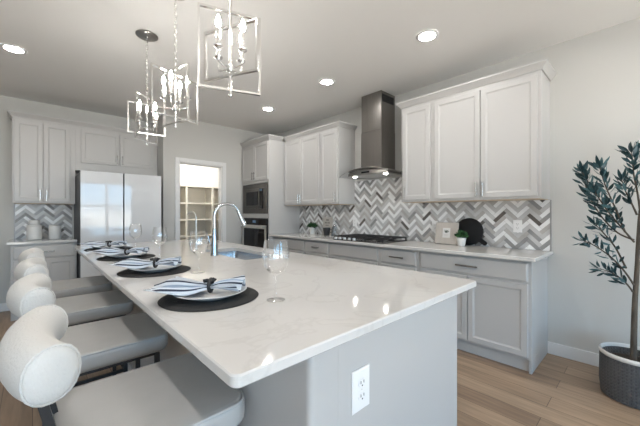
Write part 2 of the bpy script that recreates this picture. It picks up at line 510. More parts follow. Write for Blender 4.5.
k = 1
for a in WINDOWS_REAR:
    window(k, 'x', R['y0'], *a, ([0.5], [0.62] if k == 1 else [])); k += 1
for a in ADDED_WINDOWS_LEFT:
    window(k, 'y', R['x0'], *a, ([0.5], [])); k += 1

# baseboards
bb = 0.105; bt = 0.014
struct('baseboard_right', MB().box(R['x1'] - bt, R['x1'], R['y0'], 0.617, 0, bb), M['trim'], bevel=0.004)
struct('baseboard_back', MB().box(R['x0'], -0.19, R['y1'] - bt, R['y1'], 0, bb), M['trim'], bevel=0.004)
struct('baseboard_pantry', MB().box(1.45, PX0 - 0.066, R['yp'] - bt, R['yp'], 0, bb).box(PX1 + 0.066, 2.745, R['yp'] - bt, R['yp'], 0, bb), M['trim'], bevel=0.004)
# door casing and jamb
cw = 0.066
cas = MB().box(PX0 - cw, PX0, R['yp'] - 0.018, R['yp'], 0, PZ + cw).box(PX1, PX1 + cw, R['yp'] - 0.018, R['yp'], 0, PZ + cw)
cas.box(PX0, PX1, R['yp'] - 0.018, R['yp'], PZ, PZ + cw)
cas.box(PX0, PX0 + 0.014, R['yp'], R['yp'] + 0.115, 0, PZ).box(PX1 - 0.014, PX1, R['yp'], R['yp'] + 0.115, 0, PZ).box(PX0, PX1, R['yp'], R['yp'] + 0.115, PZ - 0.014, PZ)
struct('trim_1', cas, M['trim'], bevel=0.003)

# ================================================================== CABINETRY
def door_mesh(x0, x1, z0, z1, t=0.02, rw=0.044, b=0.014, dep=0.008, raised=False):
    mb = MB()
    def ring(i, y): return [(x0 + i, y, z0 + i), (x1 - i, y, z0 + i), (x1 - i, y, z1 - i), (x0 + i, y, z1 - i)]
    rs = [ring(0, 0), ring(0, -t + 0.003), ring(0.003, -t), ring(rw, -t), ring(rw + 0.004, -t + 0.004), ring(rw + b, -t + dep)]
    if raised: rs += [ring(rw + b + 0.012, -t + dep), ring(rw + b + 0.026, -t + 0.004)]
    return mb.rings(rs)


def slab_mesh(x0, x1, z0, z1, t=0.02):
    mb = MB()
    def ring(i, y): return [(x0 + i, y, z0 + i), (x1 - i, y, z0 + i), (x1 - i, y, z1 - i), (x0 + i, y, z1 - i)]
    return mb.rings([ring(0, 0), ring(0, -t + 0.006), ring(0.010, -t)])


def pull(parent, x, z, length, vertical, t=0.02, m='nickel'):
    mb = MB(); r = 0.006; d = 0.028; L = length / 2
    if vertical:
        mb.bar((x, -t - d, z - L), (x, -t - d, z + L), 0.010, 0.013, up=(0, 1, 0))
        for s in (-1, 1): mb.bar((x, -t + 0.001, z + s * L * 0.72), (x, -t - d, z + s * L * 0.72), 0.009, 0.009)
    else:
        mb.bar((x - L, -t - d, z), (x + L, -t - d, z), 0.010, 0.014)
        for s in (-1, 1): mb.bar((x + s * L * 0.72, -t + 0.001, z), (x + s * L * 0.72, -t - d, z), 0.009, 0.009)
    return mb.build('handle', M['polnickel' if vertical and m == 'nickel' else 'pullnickel'], parent, bevel=0.002)


def cab_body(root, w, dp, z0, z1, toe=0.0, end=False):
    mb = MB()
    if toe:
        mb.box(0, w, 0, dp, z0 + toe, z1).box(0.02, w - 0.02, 0.035, dp, z0, z0 + toe).box(0, 0.02, 0.0 if end else 0.035, dp, z0, z0 + toe).box(w - 0.02, w, 0.0 if end else 0.035, dp, z0, z0 + toe)
    else:
        mb.box(0, w, 0, dp, z0, z1)
    return mb.build('body', M['cab'], root, bevel=0.002)


def add_door(root, x0, x1, z0, z1, hx=None, hz=None, hl=0.11, vert=True, raised=False, hm='nickel'):
    d = door_mesh(x0, x1, z0, z1, raised=raised).build('door', M['cab'], root)
    if hx is not None: pull(d, hx, hz, hl, vert, m=hm)
    return d


def add_drawer(root, x0, x1, z0, z1, hl=0.13, handle=True, name='drawer'):
    d = slab_mesh(x0, x1, z0, z1).build(name, M['cab'], root)
    if handle: pull(d, (x0 + x1) / 2, (z0 + z1) / 2, hl, False, m='nickel')
    return d


RZ = -PI / 2        # fronts that look towards -X
XU, XB, XT = 3.045, 2.828, 2.747
ZU, ZT = 1.375, 2.43
wx = R['x1']


def upper(y_far, y_near, doors, label, handles, group):
    """wall cabinet on the range wall; local x runs from far to near"""
    r = thing('wall_cabinet', label, 'cabinet', (XU, y_far, 0), RZ, group)
    w = y_far - y_near
    cab_body(r, w, wx - XU - 0.001, ZU, ZT)
    MB().box(0.012, w - 0.012, 0.015, wx - XU - 0.012, ZU - 0.004, ZU).build('underside_panel', M['underside'], r)
    for (a, b), h in zip(doors, handles):
        add_door(r, a, b, ZU + 0.02, ZT - 0.035, h, ZU + 0.095, 0.14, True)
    return r


GU = 'grey wall cabinets on the range wall'
upper(1.53, 0.601, [(0.022, 0.462), (0.468, 0.905)], 'wide two-door grey wall cabinet nearest the olive tree', [0.437, 0.493], GU)
upper(1.905, 1.53, [(0.028, 0.347)], 'single-door grey wall cabinet just right of the range hood', [0.053], GU)
upper(3.245, 2.877, [(0.026, 0.342)], 'single-door grey wall cabinet just left of the range hood', [0.317], GU)
upper(4.118, 3.245, [(0.024, 0.433), (0.439, 0.848)], 'two-door grey wall cabinet beside the tall oven cabinet', [0.408, 0.464], GU)


def crown_profile():   # (outward, up)
    return [(0.0, 0.0003), (0.010, 0.0003), (0.013, 0.008), (0.024, 0.022), (0.040, 0.040), (0.046, 0.046), (0.046, 0.062), (0.0, 0.062)]


def crown(name, path, outs, z, label):
    """moulding swept along a mitred path; outs = outward direction at each vertex (with mitre length)"""
    mb = MB(); rs = []
    for (x, y), (ox, oy) in zip(path, outs):
        rs.append([(x + ox * a, y + oy * a, z + b) for a, b in crown_profile()])
    mb.rings(rs)
    return tag(mb.build(name, M['cab']), label, 'moulding', 'crown mouldings on the wall cabinets')


crown('crown_moulding', [(wx - .002, 0.601), (XU, 0.601), (XU, 1.905), (wx - .002, 1.905)], [(0, -1), (-1, -1), (-1, 1), (0, 1)], ZT, 'grey crown moulding topping the wall cabinets right of the hood')
crown('crown_moulding', [(wx - .002, 2.877), (XU, 2.877), (XU, 4.07)], [(0, -1), (-1, -1), (-1, 0)], ZT, 'grey crown moulding topping the wall cabinets between hood and oven tower')

# tall oven cabinet
YT0, YT1 = 4.12, 4.985
tr = thing('oven_cabinet', 'tall grey cabinet housing the microwave and wall oven', 'cabinet', (XT, YT1 - 0.004, 0), RZ)
w = YT1 - 0.004 - YT0
dpt = wx - XT - 0.001
mx0, mx1 = 0.075, w - 0.045
tb = MB().box(0, 0.055, 0, dpt, 0.1, ZT).box(w - 0.03, w, 0, dpt, 0.1, ZT).box(0.055, w - 0.03, 0.30, dpt, 0.1, ZT)
tb.box(0.055, w - 0.03, 0, 0.30, 1.745, ZT).box(0.055, w - 0.03, 0, 0.30, 1.165, 1.235).box(0.055, w - 0.03, 0, 0.30, 0.1, 0.405)
tb.box(0, w, 0.07, dpt, 0, 0.1)
tb.build('body', M['cab'], tr)
add_door(tr, 0.03, 0.425, 1.79, ZT - 0.03, 0.400, 1.87, 0.13, hm='dark')
add_door(tr, 0.431, w - 0.02, 1.79, ZT - 0.03, 0.456, 1.87, 0.13, hm='dark')
add_drawer(tr, 0.03, w - 0.02, 0.13, 0.385)
crown('crown_moulding', [(XU - 0.05, YT0), (XT, YT0), (XT, YT1 - 0.006)], [(0, -1), (-1, -1), (-1, 0)], ZT, 'grey crown moulding topping the tall oven cabinet')

# microwave and oven (local frame of the tower)
mw = thing('microwave', 'stainless built-in microwave above the wall oven', 'microwave', (XT, YT1 - 0.004, 0), RZ)
o0, o1 = 0.065, w - 0.035
mk = MB(); mk.box(o0, o1, -0.022, -0.0005, 1.24, 1.318).box(o0, o1, -0.022, -0.0005, 1.655, 1.735).box(o0, o0 + 0.105, -0.022, -0.0005, 1.318, 1.655).box(o1 - 0.105, o1, -0.022, -0.0005, 1.318, 1.655)
mk.build('trim_frame', M['ovensteel'], mw, bevel=0.003)
MB().box(o0 + 0.02, o1 - 0.02, 0.0, 0.28, 1.245, 1.73).build('body', M['blackmatte'], mw)
md = MB().box(o0 + 0.108, o1 - 0.206, -0.034, -0.001, 1.321, 1.652).build('door', M['ovensteel'], mw, bevel=0.004)
MB().box(o0 + 0.145, o1 - 0.235, -0.0365, -0.0335, 1.375, 1.605).build('door_glass', M['ovenglass'], md)
cp = MB().box(o1 - 0.204, o1 - 0.108, -0.034, -0.001, 1.321, 1.652).build('control_panel', M['ovenglass'], mw, bevel=0.003)
MB().box(o1 - 0.190, o1 - 0.122, -0.0355, -0.0335, 1.61, 1.64).build('display', M['display'], cp)
ov = thing('wall_oven', 'black glass and steel wall oven under the microwave', 'oven', (XT, YT1 - 0.004, 0), RZ)
MB().box(o0 + 0.02, o1 - 0.02, 0.0, 0.28, 0.41, 1.16).build('body', M['blackmatte'], ov)
op = MB().box(o0, o1, -0.022, -0.0005, 1.055, 1.158).build('control_panel', M['ovenglass'], ov, bevel=0.003)
MB().box((o0 + o1) / 2 - 0.05, (o0 + o1) / 2 + 0.05, -0.0235, -0.0215, 1.085, 1.125).build('display', M['display'], op)
od = MB().box(o0, o1, -0.030, -0.0005, 0.415, 1.05).build('door', M['ovenglass'], ov, bevel=0.003)
MB().box(o0, o1, -0.034, -0.0295, 0.99, 1.05).box(o0, o0 + 0.05, -0.033, -0.0295, 0.415, 0.99).box(o1 - 0.05, o1, -0.033, -0.0295, 0.415, 0.99).build('door_trim', M['nickel'], od)
hb = MB().tube([(o0 + 0.03, -0.075, 1.02), (o1 - 0.03, -0.075, 1.02)], 0.012, 12)
for xx in (o0 + 0.08, o1 - 0.08): hb.bar((xx, -0.034, 1.02), (xx, -0.075, 1.02), 0.016, 0.016)
hb.build('handle', M['nickel'], od, smooth=50)

# base cabinets on the range wall: each unit (far y, near y, kind)
GB = 'grey base cabinets under the range wall worktop'
ZC0 = 0.885


def base(y_far, y_near, label, drawer, doors, handle=True, end=False, hl=0.13):
    r = thing('base_cabinet', label, 'cabinet', (XB, y_far, 0), RZ, GB)
    w = y_far - y_near
    cab_body(r, w, wx - XB - 0.001, 0, ZC0 - 0.001, toe=0.105, end=end)
    add_drawer(r, 0.024, w - 0.024, 0.715, 0.862, hl, handle, 'drawer')
    n = doors
    span = (w - 0.048 - 0.006 * (n - 1)) / n
    for i in range(n):
        a = 0.024 + i * (span + 0.006)
        if n == 1: hx = a + span - 0.03
        else: hx = (a + span - 0.03) if i == 0 else (a + 0.03)
        add_door(r, a, a + span, 0.125, 0.695, hx if n == 1 else None, 0.60, 0.12)
    return r


base(1.575, 0.618, 'wide two-door grey base cabinet at the worktop end by the olive tree', 1, 2, hl=0.19, end=True)
base(2.045, 1.575, 'narrow grey base cabinet with one short drawer right of the cooktop', 1, 1, hl=0.17)
base(2.835, 2.045, 'grey base cabinet with a plain wide panel under the cooktop', 1, 2, handle=False)
base(3.315, 2.835, 'narrow grey base cabinet with one short drawer left of the cooktop', 1, 1)
base(4.115, 3.315, 'grey base cabinet with a handleless panel beside the tall oven cabinet', 1, 2, handle=False)

XC = 2.75
worktop = tag(slab('worktop', [(XC, 0.578), (wx - .003, 0.578), (wx - .003, 4.117), (XC, 4.117)], None, ZC0, 0.915, M['quartz']),
              'long white quartz worktop along the range wall', 'worktop')


# ------------------------------------------------------------------ chevron tile
def clip(poly, axis, lim, keep_less):
    out = []
    n = len(poly)
    for i in range(n):
        a, b = poly[i], poly[(i + 1) % n]
        ia = (a[axis] <= lim) if keep_less else (a[axis] >= lim)
        ib = (b[axis] <= lim) if keep_less else (b[axis] >= lim)
        if ia: out.append(a)
        if ia != ib:
            t = (lim - a[axis]) / (b[axis] - a[axis])
            out.append((a[0] + t * (b[0] - a[0]), a[1] + t * (b[1] - a[1])))
    return out


def chevron(rects, n_, w_, seed, put, thick, off=(0.0, 0.0), wts=(36, 29, 19, 12, 4)):
    """herringbone: tiles n_ times as long as wide, laid at 45 degrees and cut to the given rectangles"""
    rnd = random.Random(seed); mb = MB(); last = {}; g = 0.0010; q = math.sqrt(0.5)
    U0 = min(r[0] for r in rects); U1 = max(r[1] for r in rects); V0 = min(r[2] for r in rects); V1 = max(r[3] for r in rects)
    jm = int((V1 - V0) / (w_ * math.sqrt(2))) + 2 * n_ + 4
    mm = int((U1 - U0) / (w_ * n_ * math.sqrt(2))) + 4
    for m_ in range(-2, mm):
        for j in range(-jm - n_ * 2 * mm, jm + n_ * 2):
            for hz in (0, 1):
                x0 = (j + 2 * n_ * m_ + (n_ if hz else 0)) * w_; y0 = (j - (n_ - 1 if hz else 0)) * w_
                x1 = x0 + (w_ if hz else n_ * w_); y1 = y0 + (n_ * w_ if hz else w_)
                p = [(x0 + g, y0 + g), (x1 - g, y0 + g), (x1 - g, y1 - g), (x0 + g, y1 - g)]
                p = [(U0 + off[0] + (x - y) * q, V0 + off[1] + (x + y) * q) for x, y in p]
                if max(a[1] for a in p) < V0 or min(a[1] for a in p) > V1 or max(a[0] for a in p) < U0 or min(a[0] for a in p) > U1: continue
                c = rnd.choices([0, 1, 2, 3, 4], wts)[0]
                for _ in range(3):          # neighbours along a column rarely repeat a shade
                    if c == last.get((m_, hz)): c = rnd.choices([0, 1, 2, 3, 4], wts)[0]
                last[(m_, hz)] = c
                for (u0, u1, v0, v1) in rects:
                    pp = p
                    for ax, lim, less in ((0, u0, False), (0, u1, True), (1, v0, False), (1, v1, True)):
                        pp = clip(pp, ax, lim, less)
                        if len(pp) < 3: break
                    if len(pp) < 3: continue
                    k = len(pp)
                    mb.add([put(x, y, thick) for x, y in pp] + [put(x, y, 0.0) for x, y in pp],
                           [tuple(range(k))] + [(i, (i + 1) % k, k + (i + 1) % k, k + i) for i in range(k)], c)
    return mb


TY1 = 4.118
tl = chevron([(-TY1, -2.875, 0.9155, ZU - 0.0045), (-2.875, -1.907, 0.9155, 1.70), (-1.907, -0.601, 0.9155, ZU - 0.0045)], 4, 0.0340, 3,
             lambda u, v, d: (wx - 0.005 - d, -u, v), 0.004)
# back is handled by the 5 mm bed below
bed = MB()
for y0, y1, z1 in ((0.601, 1.907, ZU - .0045), (1.907, 2.875, 1.70), (2.875, TY1, ZU - .0045)): bed.box(wx - 0.005, wx - 0.0008, y0, y1, 0.9155, z1, 5)
tl.add(bed.v, bed.f, 5)
bs = tl.build('tile_backsplash', TILE)
tag(bs, 'long chevron tile backsplash in greys and white behind the cooktop', 'backsplash', 'chevron tile backsplashes')
et = MB().box(wx - 0.012, wx - 0.0008, 0.590, 0.600, 0.9155, ZU - 0.005)
et.build('edge_strip', TILE[3], bs)

# ================================================================== LEFT CABINETS (back wall, fronts look towards -Y)
YL = 5.277
gl = 'grey wall cabinets on the back wall'
lw = thing('wall_cabinet', 'tall two-door grey wall cabinet above the canisters, left of the fridge', 'cabinet', (-0.181, YL, 0), 0, gl)
cab_body(lw, 0.60, R['y1'] - YL - 0.001, ZU, ZT)
MB().box(0.012, 0.588, 0.015, R['y1'] - YL - 0.012, ZU - 0.004, ZU).build('underside_panel', M['underside'], lw)
add_door(lw, 0.016, 0.278, ZU + 0.02, ZT - 0.035, 0.250, ZU + 0.10, 0.14)
add_door(lw, 0.284, 0.546, ZU + 0.02, ZT - 0.035, 0.312, ZU + 0.10, 0.14)
fw = thing('wall_cabinet', 'short two-door grey wall cabinet over the white fridge', 'cabinet', (0.4195, YL, 0), 0, gl)
cab_body(fw, 1.434 - 0.4195, R['y1'] - YL - 0.001, 1.83, ZT)
add_door(fw, 0.06, 0.505, 1.935, ZT - 0.035, 0.477, 2.015, 0.13, hm='dark')
add_door(fw, 0.511, 0.956, 1.935, ZT - 0.035, 0.539, 2.015, 0.13, hm='dark')
crown('crown_moulding', [(-0.181, R['y1'] - 0.002), (-0.181, YL), (1.434, YL)], [(-1, 0), (-1, -1), (0, -1)], ZT, 'grey crown moulding topping the wall cabinets by the fridge')

YB = 5.0
lb = thing('base_cabinet', 'grey base cabinet with drawer and two doors left of the fridge', 'cabinet', (-0.185, YB, 0), 0)
cab_body(lb, 0.597, R['y1'] - YB - 0.001, 0, ZC0 - 0.001, toe=0.105)
add_drawer(lb, 0.022, 0.575, 0.715, 0.862, 0.17, True)
add_door(lb, 0.022, 0.296, 0.125, 0.695)
add_door(lb, 0.302, 0.575, 0.125, 0.695)
tag(slab('worktop', [(-0.215, YB - 0.035), (0.414, YB - 0.035), (0.414, R['y1'] - .002), (-0.215, R['y1'] - .002)], None, ZC0, 0.915, M['quartz']),
    'short white quartz worktop under the two canisters', 'worktop')
lt = chevron([(-0.165, 0.41, 0.9155, ZU - 0.0045)], 4, 0.0350, 11, lambda u, v, d: (u, R['y1'] - 0.005 - d, v), 0.004, wts=(20, 20, 22, 26, 12))
bd = MB().box(-0.165, 0.41, R['y1'] - 0.005, R['y1'] - .0008, 0.9155, ZU - 0.005, 5); lt.add(bd.v, bd.f, 5)
bl = lt.build('tile_backsplash', TILE)
tag(bl, 'small chevron tile backsplash behind the two canisters', 'backsplash', 'chevron tile backsplashes')
MB().box(-0.177, -0.166, R['y1'] - 0.012, R['y1'] - 0.0008, 0.9155, ZU - 0.005).build('edge_strip', TILE[3], bl)

# canisters
def canister(x, y, r, h, label):
    c = thing('canister', label, 'canister', (x, y, 0.9155), 0, 'white stoneware canisters')
    MB().lathe([(r * 0.92, 0), (r, 0.006), (r, h * 0.96), (r * 0.97, h)], 32).build('jar', M['canister'], c, smooth=40)
    l = MB().lathe([(r * 0.9, h + .0005), (r * 1.0, h + 0.004), (r * 0.98, h + 0.016), (r * 0.7, h + 0.022), (0.001, h + 0.026)], 32).build('lid', M['canister'], c, smooth=40)
    return c, l


c1, l1 = canister(0.015, 5.33, 0.072, 0.165, 'larger white canister with a knobbed lid on the left worktop')
MB().lathe([(0.040, 0.186), (0.050, 0.196), (0.050, 0.236), (0.044, 0.244), (0.001, 0.246)], 24).build('knob', M['canister'], l1, smooth=40)
c2, l2 = canister(0.215, 5.33, 0.063, 0.155, 'smaller white canister nearer the fridge on the left worktop')

# ================================================================== FRIDGE
FX0, FX1, FY = 0.423, 1.335, 4.72
fr = thing('refrigerator', 'white glass-fronted refrigerator with dark door gaps', 'refrigerator', ((FX0 + FX1) / 2, 5.1, 0))
cx = (FX0 + FX1) / 2
MB().box(FX0 + 0.004 - cx, FX1 - 0.004 - cx, FY + 0.062 - 5.1, 5.56 - 5.1, 0.03, 1.755).build('body', M['fridgeside'], fr, bevel=0.006)
for a, b, nm in ((FX0, 0.8725, 'door'), (0.8825, FX1, 'door')):
    for z0, z1 in ((0.055, 0.735), (0.755, 1.775)):
        d = MB().box(a - cx, b - cx, FY + 0.006 - 5.1, FY + 0.058 - 5.1, z0, z1).build('door', M['fridgeside'], fr, bevel=0.003)
        MB().box(a - cx + 0.002, b - cx - 0.002, FY - 5.1, FY + 0.0055 - 5.1, z0 + 0.002, z1 - 0.002).build('glass_panel', M['fridgeglass'], d, bevel=0.0015)
for sx in (FX0 + 0.06, FX1 - 0.06):
    for sy in (FY + 0.12, 5.45): MB().lathe([(0.018, 0), (0.018, 0.031)], 12, (sx - cx, sy - 5.1, 0)).build('foot', M['blackmatte'], fr)

# ================================================================== RANGE HOOD
HY = 2.34
hd = thing('range_hood', 'stainless steel chimney range hood with curved glass canopy', 'range hood', (wx, HY, 1.70))
ox, oy, oz = wx, HY, 1.70
ch = MB().box(3.077 - ox, -0.0008, 2.205 - oy, 2.52 - oy, 1.80 - oz, 2.27 - oz).box(3.081 - ox, -0.0008, 2.209 - oy, 2.516 - oy, 2.27 - oz, H - 0.001 - oz)
ch.build('chimney', M['steelv'], hd, bevel=0.004)
vent = MB()
for i in range(9): vent.box(3.10 - ox + 0.028 * i, 3.118 - ox + 0.028 * i, 2.2055 - oy, 2.2095 - oy, 2.615 - oz, 2.705 - oz)
vent.build('vent_slots', M['blackmatte'], hd)
# canopy housing and glass
hz = MB(); rs = []
nseg = 24
def arc_z(t, sag, top): return top - sag * (2 * t - 1) ** 2
for i in range(nseg + 1):
    t = i / nseg; y = -0.30 + 0.60 * t
    zt = arc_z(t, 0.026, 0.088)
    rs.append([(-0.44 + 0.03 * (2 * t - 1) ** 2, y, 0.020), (-0.01, y, 0.020), (-0.01, y, zt), (-0.44 + 0.03 * (2 * t - 1) ** 2, y, zt - 0.012)])
hz.rings(rs); hz.build('housing', M['steel'], hd, smooth=30)
fl = MB().box(-0.40, -0.05, -0.26, 0.26, 0.014, 0.0195); fl.build('filter', M['nickel'], hd)
for yy in (-0.235, 0.235):
    MB().lathe([(0.020, 0.006), (0.024, 0.012), (0.024, 0.0195)], 20, (-0.35, yy, 0)).build('lamp', M['hoodlamp'], hd, smooth=40)
gm = MB(); rs = []
for i in range(33):
    t = i / 32; y = -0.455 + 0.91 * t
    z = arc_z(t, 0.075, 0.096)
    xf = -0.50 + 0.075 * (2 * t - 1) ** 2
    rs.append([(xf, y, z - 0.006), (-0.004, y, z - 0.006 + 0.0), (-0.004, y, z), (xf, y, z)])
gm.rings(rs); gm.build('glass_canopy', M['hoodglass'], hd, smooth=30)
ge = MB().tube([(r_[0][0], r_[0][1], r_[0][2] + 0.003) for r_ in rs], 0.0035, 6); ge.build('canopy_edge', M['steel'], hd)
# controls
MB().box(-0.445, -0.438, -0.06, 0.06, 0.035, 0.055).build('control_strip', M['ovenglass'], hd)

# ================================================================== COOKTOP
ck = thing('gas_cooktop', 'black gas cooktop with cast iron grates under the range hood', 'cooktop', (3.04, 2.36, 0.9155))
cb = MB(); cushion(cb, -0.255, 0.255, -0.38, 0.38, 0, 0.010, 0.015, 0.004, n=3, k=2)
cb.build('glass_base', M['black'], ck, smooth=40)
for gy in (-0.25, 0.0, 0.25):
    g = MB()
    x0, x1, y0, y1 = -0.235, 0.235, gy - 0.119, gy + 0.119
    zt = 0.044
    for a, b in (((x0, y0), (x1, y0)), ((x1, y0), (x1, y1)), ((x1, y1), (x0, y1)), ((x0, y1), (x0, y0)), ((x0, gy), (x1, gy)), ((-0.115, y0), (-0.115, y1)), ((0.115, y0), (0.115, y1))):
        g.bar((*a, zt), (*b, zt), 0.012, 0.014)
    for px_ in (x0, x1):
        for py_ in (y0, y1): g.bar((px_, py_, 0.010), (px_, py_, zt), 0.014, 0.014)
    g.build('grate', M['blackmatte'], ck, bevel=0.003)
for bx, by, br in ((-0.115, -0.25, 0.04), (0.115, -0.25, 0.034), (0.0, 0.0, 0.052), (-0.115, 0.25, 0.034), (0.115, 0.25, 0.04)):
    MB().lathe([(br, 0.0102), (br, 0.020), (br * 0.8, 0.024), (br * 0.8, 0.030), (0.001, 0.031)], 20, (bx, by, 0)).build('burner', M['blackmatte'], ck, smooth=40)
for i in range(5):
    yy = 0.02 + 0.075 * (i - 1)
    MB().lathe([(0.019, 0.0102), (0.020, 0.018), (0.017, 0.036), (0.001, 0.037)], 16, (-0.245, yy + 0.09, 0)).build('knob', M['nickel'], ck, smooth=40)

# ================================================================== ISLAND
IX0, IX1, IY0, IY1 = 0.305, 1.639, 0.588, 3.99
BX0, BX1, BY0, BY1 = 0.552, 1.515, 0.630, 3.93
isl = thing('kitchen_island', 'long grey-painted kitchen island base carrying the white quartz top', 'kitchen island', ((BX0 + BX1) / 2, (BY0 + BY1) / 2, 0))
icx, icy = (BX0 + BX1) / 2, (BY0 + BY1) / 2
ib = MB()
SX0, SX1, SY0, SY1 = 1.115, 1.455, 1.985, 2.765       # sink cut-out
ring = rrect(BX0 - icx, BX1 - icx - 0.06, BY0 - icy, BY1 - icy, 0.022, 6)
# knee wall with rounded corners at the seating end, hollow under the sink
def rr_box(mb, x0, x1, y0, y1, z0, z1, r): mb.rings([[(x, y, z0) for x, y in rrect(x0, x1, y0, y1, r, 5)], [(x, y, z1) for x, y in rrect(x0, x1, y0, y1, r, 5)]])
rr_box(ib, BX0 - icx, BX0 + 0.13 - icx, BY0 - icy, BY1 - icy, 0, 0.884, 0.02)
ib.box(BX0 + 0.10 - icx, BX1 - icx - 0.02, BY0 + 0.001 - icy, BY0 + 0.14 - icy, 0, 0.884)
ib.box(BX0 + 0.10 - icx, BX1 - icx - 0.02, BY1 - 0.14 - icy, BY1 - icy, 0, 0.884)
ib.build('knee_wall', M['cab'], isl, smooth=35)
ic = MB().box(BX0 + 0.131 - icx, BX1 - 0.02 - icx, BY0 + 0.141 - icy, BY1 - 0.141 - icy, 0.105, 0.62)
ic.box(BX0 + 0.131 - icx, BX1 - 0.02 - icx, BY0 + 0.141 - icy, SY0 - 0.06 - icy, 0.62, 0.884)
ic.box(BX0 + 0.131 - icx, BX1 - 0.02 - icx, SY1 + 0.06 - icy, BY1 - 0.141 - icy, 0.62, 0.884)
ic.box(BX1 - 0.036 - icx, BX1 - 0.02 - icx, SY0 - 0.06 - icy, SY1 + 0.06 - icy, 0.62, 0.884)
ic.box(BX0 + 0.131 - icx, BX1 - 0.09 - icx, BY0 + 0.141 - icy, BY1 - 0.141 - icy, 0.0, 0.105)
ic.build('cabinet_box', M['cab'], isl)
# doors on the working side (face +X)
y = BY0 + 0.03
for wd in (0.60, 0.60, 0.84, 0.60, 0.55):
    d = door_mesh(0.01, wd - 0.01, 0.125, 0.865).xf(Matrix.Translation((BX1 - 0.0195 - icx, y - icy, 0)) @ Matrix.Rotation(PI / 2, 4, 'Z'))
    d.build('door', M['cab'], isl); y += wd
eb = MB().box(BX0 - 0.012 - icx, BX1 - 0.02 - icx, BY0 - 0.012 - icy, BY0 - icy, 0, 0.09).box(BX0 - 0.012 - icx, BX0 - 0.0005 - icx, BY0 - icy, BY1 - icy, 0, 0.09)
eb.build('base_moulding', M['trim'], isl, bevel=0.003)
itop = slab('island_worktop', rrect(IX0, IX1, IY0, IY1, 0.022, 6), rrect(SX0, SX1, SY0, SY1, 0.03, 5), 0.885, 0.915, M['quartz'], b=0.004)
tag(itop, 'large white quartz island worktop with grey veining, set for four', 'worktop')

# outlet plate builder (local: plate in x-z plane, looking to -y)
def outlet(loc, rz, w, h, label, group='white electrical outlets'):
    o = thing('electrical_outlet', label, 'outlet', loc, rz, group)
    mb = MB()
    def ring(i, y): return [(-w / 2 + i, y, -h / 2 + i), (w / 2 - i, y, -h / 2 + i), (w / 2 - i, y, h / 2 - i), (-w / 2 + i, y, h / 2 - i)]
    mb.rings([ring(0, -0.0004), ring(0, -0.003), ring(0.004, -0.006)])
    mb.build('plate', M['plastic'], o)
    for s in (-1, 1):
        zc = s * h * 0.16
        rc = MB(); pts = [(0.017 * math.cos(a), 0.0145 * math.sin(a)) for a in [2 * PI * i / 20 for i in range(20)]]
        rc.rings([[(x, -0.006, zc + max(-0.0125, min(0.0125, z))) for x, z in pts], [(x, -0.0085, zc + max(-0.0125, min(0.0125, z))) for x, z in pts]])
        r_ = rc.build('receptacle', M['plastic'], o)
        sl = MB().box(-0.0085, -0.006, -0.0091, -0.0084, zc - 0.001, zc + 0.008).box(0.006, 0.0085, -0.0091, -0.0084, zc - 0.001, zc + 0.008)
        sl.lathe([(0.0028, 0), (0.0028, 0.0006)], 10, (0, 0, 0)) if False else sl.box(-0.0025, 0.0025, -0.0091, -0.0084, zc - 0.0095, zc - 0.0055)
        sl.build('slots', M['slot'], r_)
    MB().box(-0.002, 0.002, -0.0068, -0.0058, -0.002, 0.002).build('screw', M['nickel'], o)
    return o


outlet((0.766, BY0, 0.695), 0, 0.086, 0.132, 'white double outlet on the island end panel')
outlet((wx - 0.0095, 0.85, 1.128), RZ, 0.075, 0.118, 'white outlet in the backsplash right of the black round board')
outlet((wx - 0.0095, 1.67, 1.10), RZ, 0.072, 0.118, 'white outlet in the backsplash partly behind the framed print')
outlet((wx - 0.0095, 2.87, 1.12), RZ, 0.072, 0.118, 'white outlet in the backsplash above the cooktop')

# sink
sk = thing('kitchen_sink', 'stainless undermount sink set in the island worktop', 'sink', ((SX0 + SX1) / 2, (SY0 + SY1) / 2, 0.885))
sx, sy = (SX1 - SX0) / 2 + 0.012, (SY1 - SY0) / 2 + 0.012
bsn = MB()
def rr3(ix, z, r): return [(x, y, z) for x, y in rrect(-sx + ix, sx - ix, -sy + ix, sy - ix, r, 5)]
bsn.rings([rr3(-0.008, -0.001, 0.045), rr3(0.0, -0.001, 0.04), rr3(0.002, -0.17, 0.04), rr3(0.03, -0.20, 0.03), rr3(0.12, -0.204, 0.01)], cap0=False)
bsn.build('basin', M['sinksteel'], sk, smooth=45)
MB().lathe([(0.045, -0.2035), (0.045, -0.200), (0.03, -0.199), (0.001, -0.2015)], 24).build('drain', M['chrome'], sk, smooth=40)

# faucet
fc = thing('kitchen_faucet', 'tall chrome pull-down gooseneck faucet beside the sink', 'faucet', (1.052, 2.35, 0.9155))
MB().lathe([(0.029, 0), (0.030, 0.004), (0.029, 0.012), (0.0255, 0.03), (0.022, 0.12), (0.0155, 0.20), (0.013, 0.22)], 28).build('body', M['chrome'], fc, smooth=40)
dirx = Vector((0.97, -0.24, 0)).normalized()
pts = [Vector((0, 0, 0.21)), Vector((0, 0, 0.26)), Vector((0, 0, 0.315))]
rad = 0.098
for i in range(1, 15):
    a = PI - (PI * 0.90) * i / 14
    pts.append(dirx * (rad + rad * math.cos(a)) + Vector((0, 0, 0.315 + rad * math.sin(a))))
MB().tube(pts, 0.0125, 14).build('spout', M['chrome'], fc, smooth=60)
a = pts[-1]; dv = (pts[-1] - pts[-2]).normalized()
MB().tube([a - dv * 0.002, a + dv * 0.02, a + dv * 0.06, a + dv * 0.10, a + dv * 0.118], [0.0135, 0.0145, 0.017, 0.0225, 0.021], 18).build('spray_head', M['chrome'], fc, smooth=50)
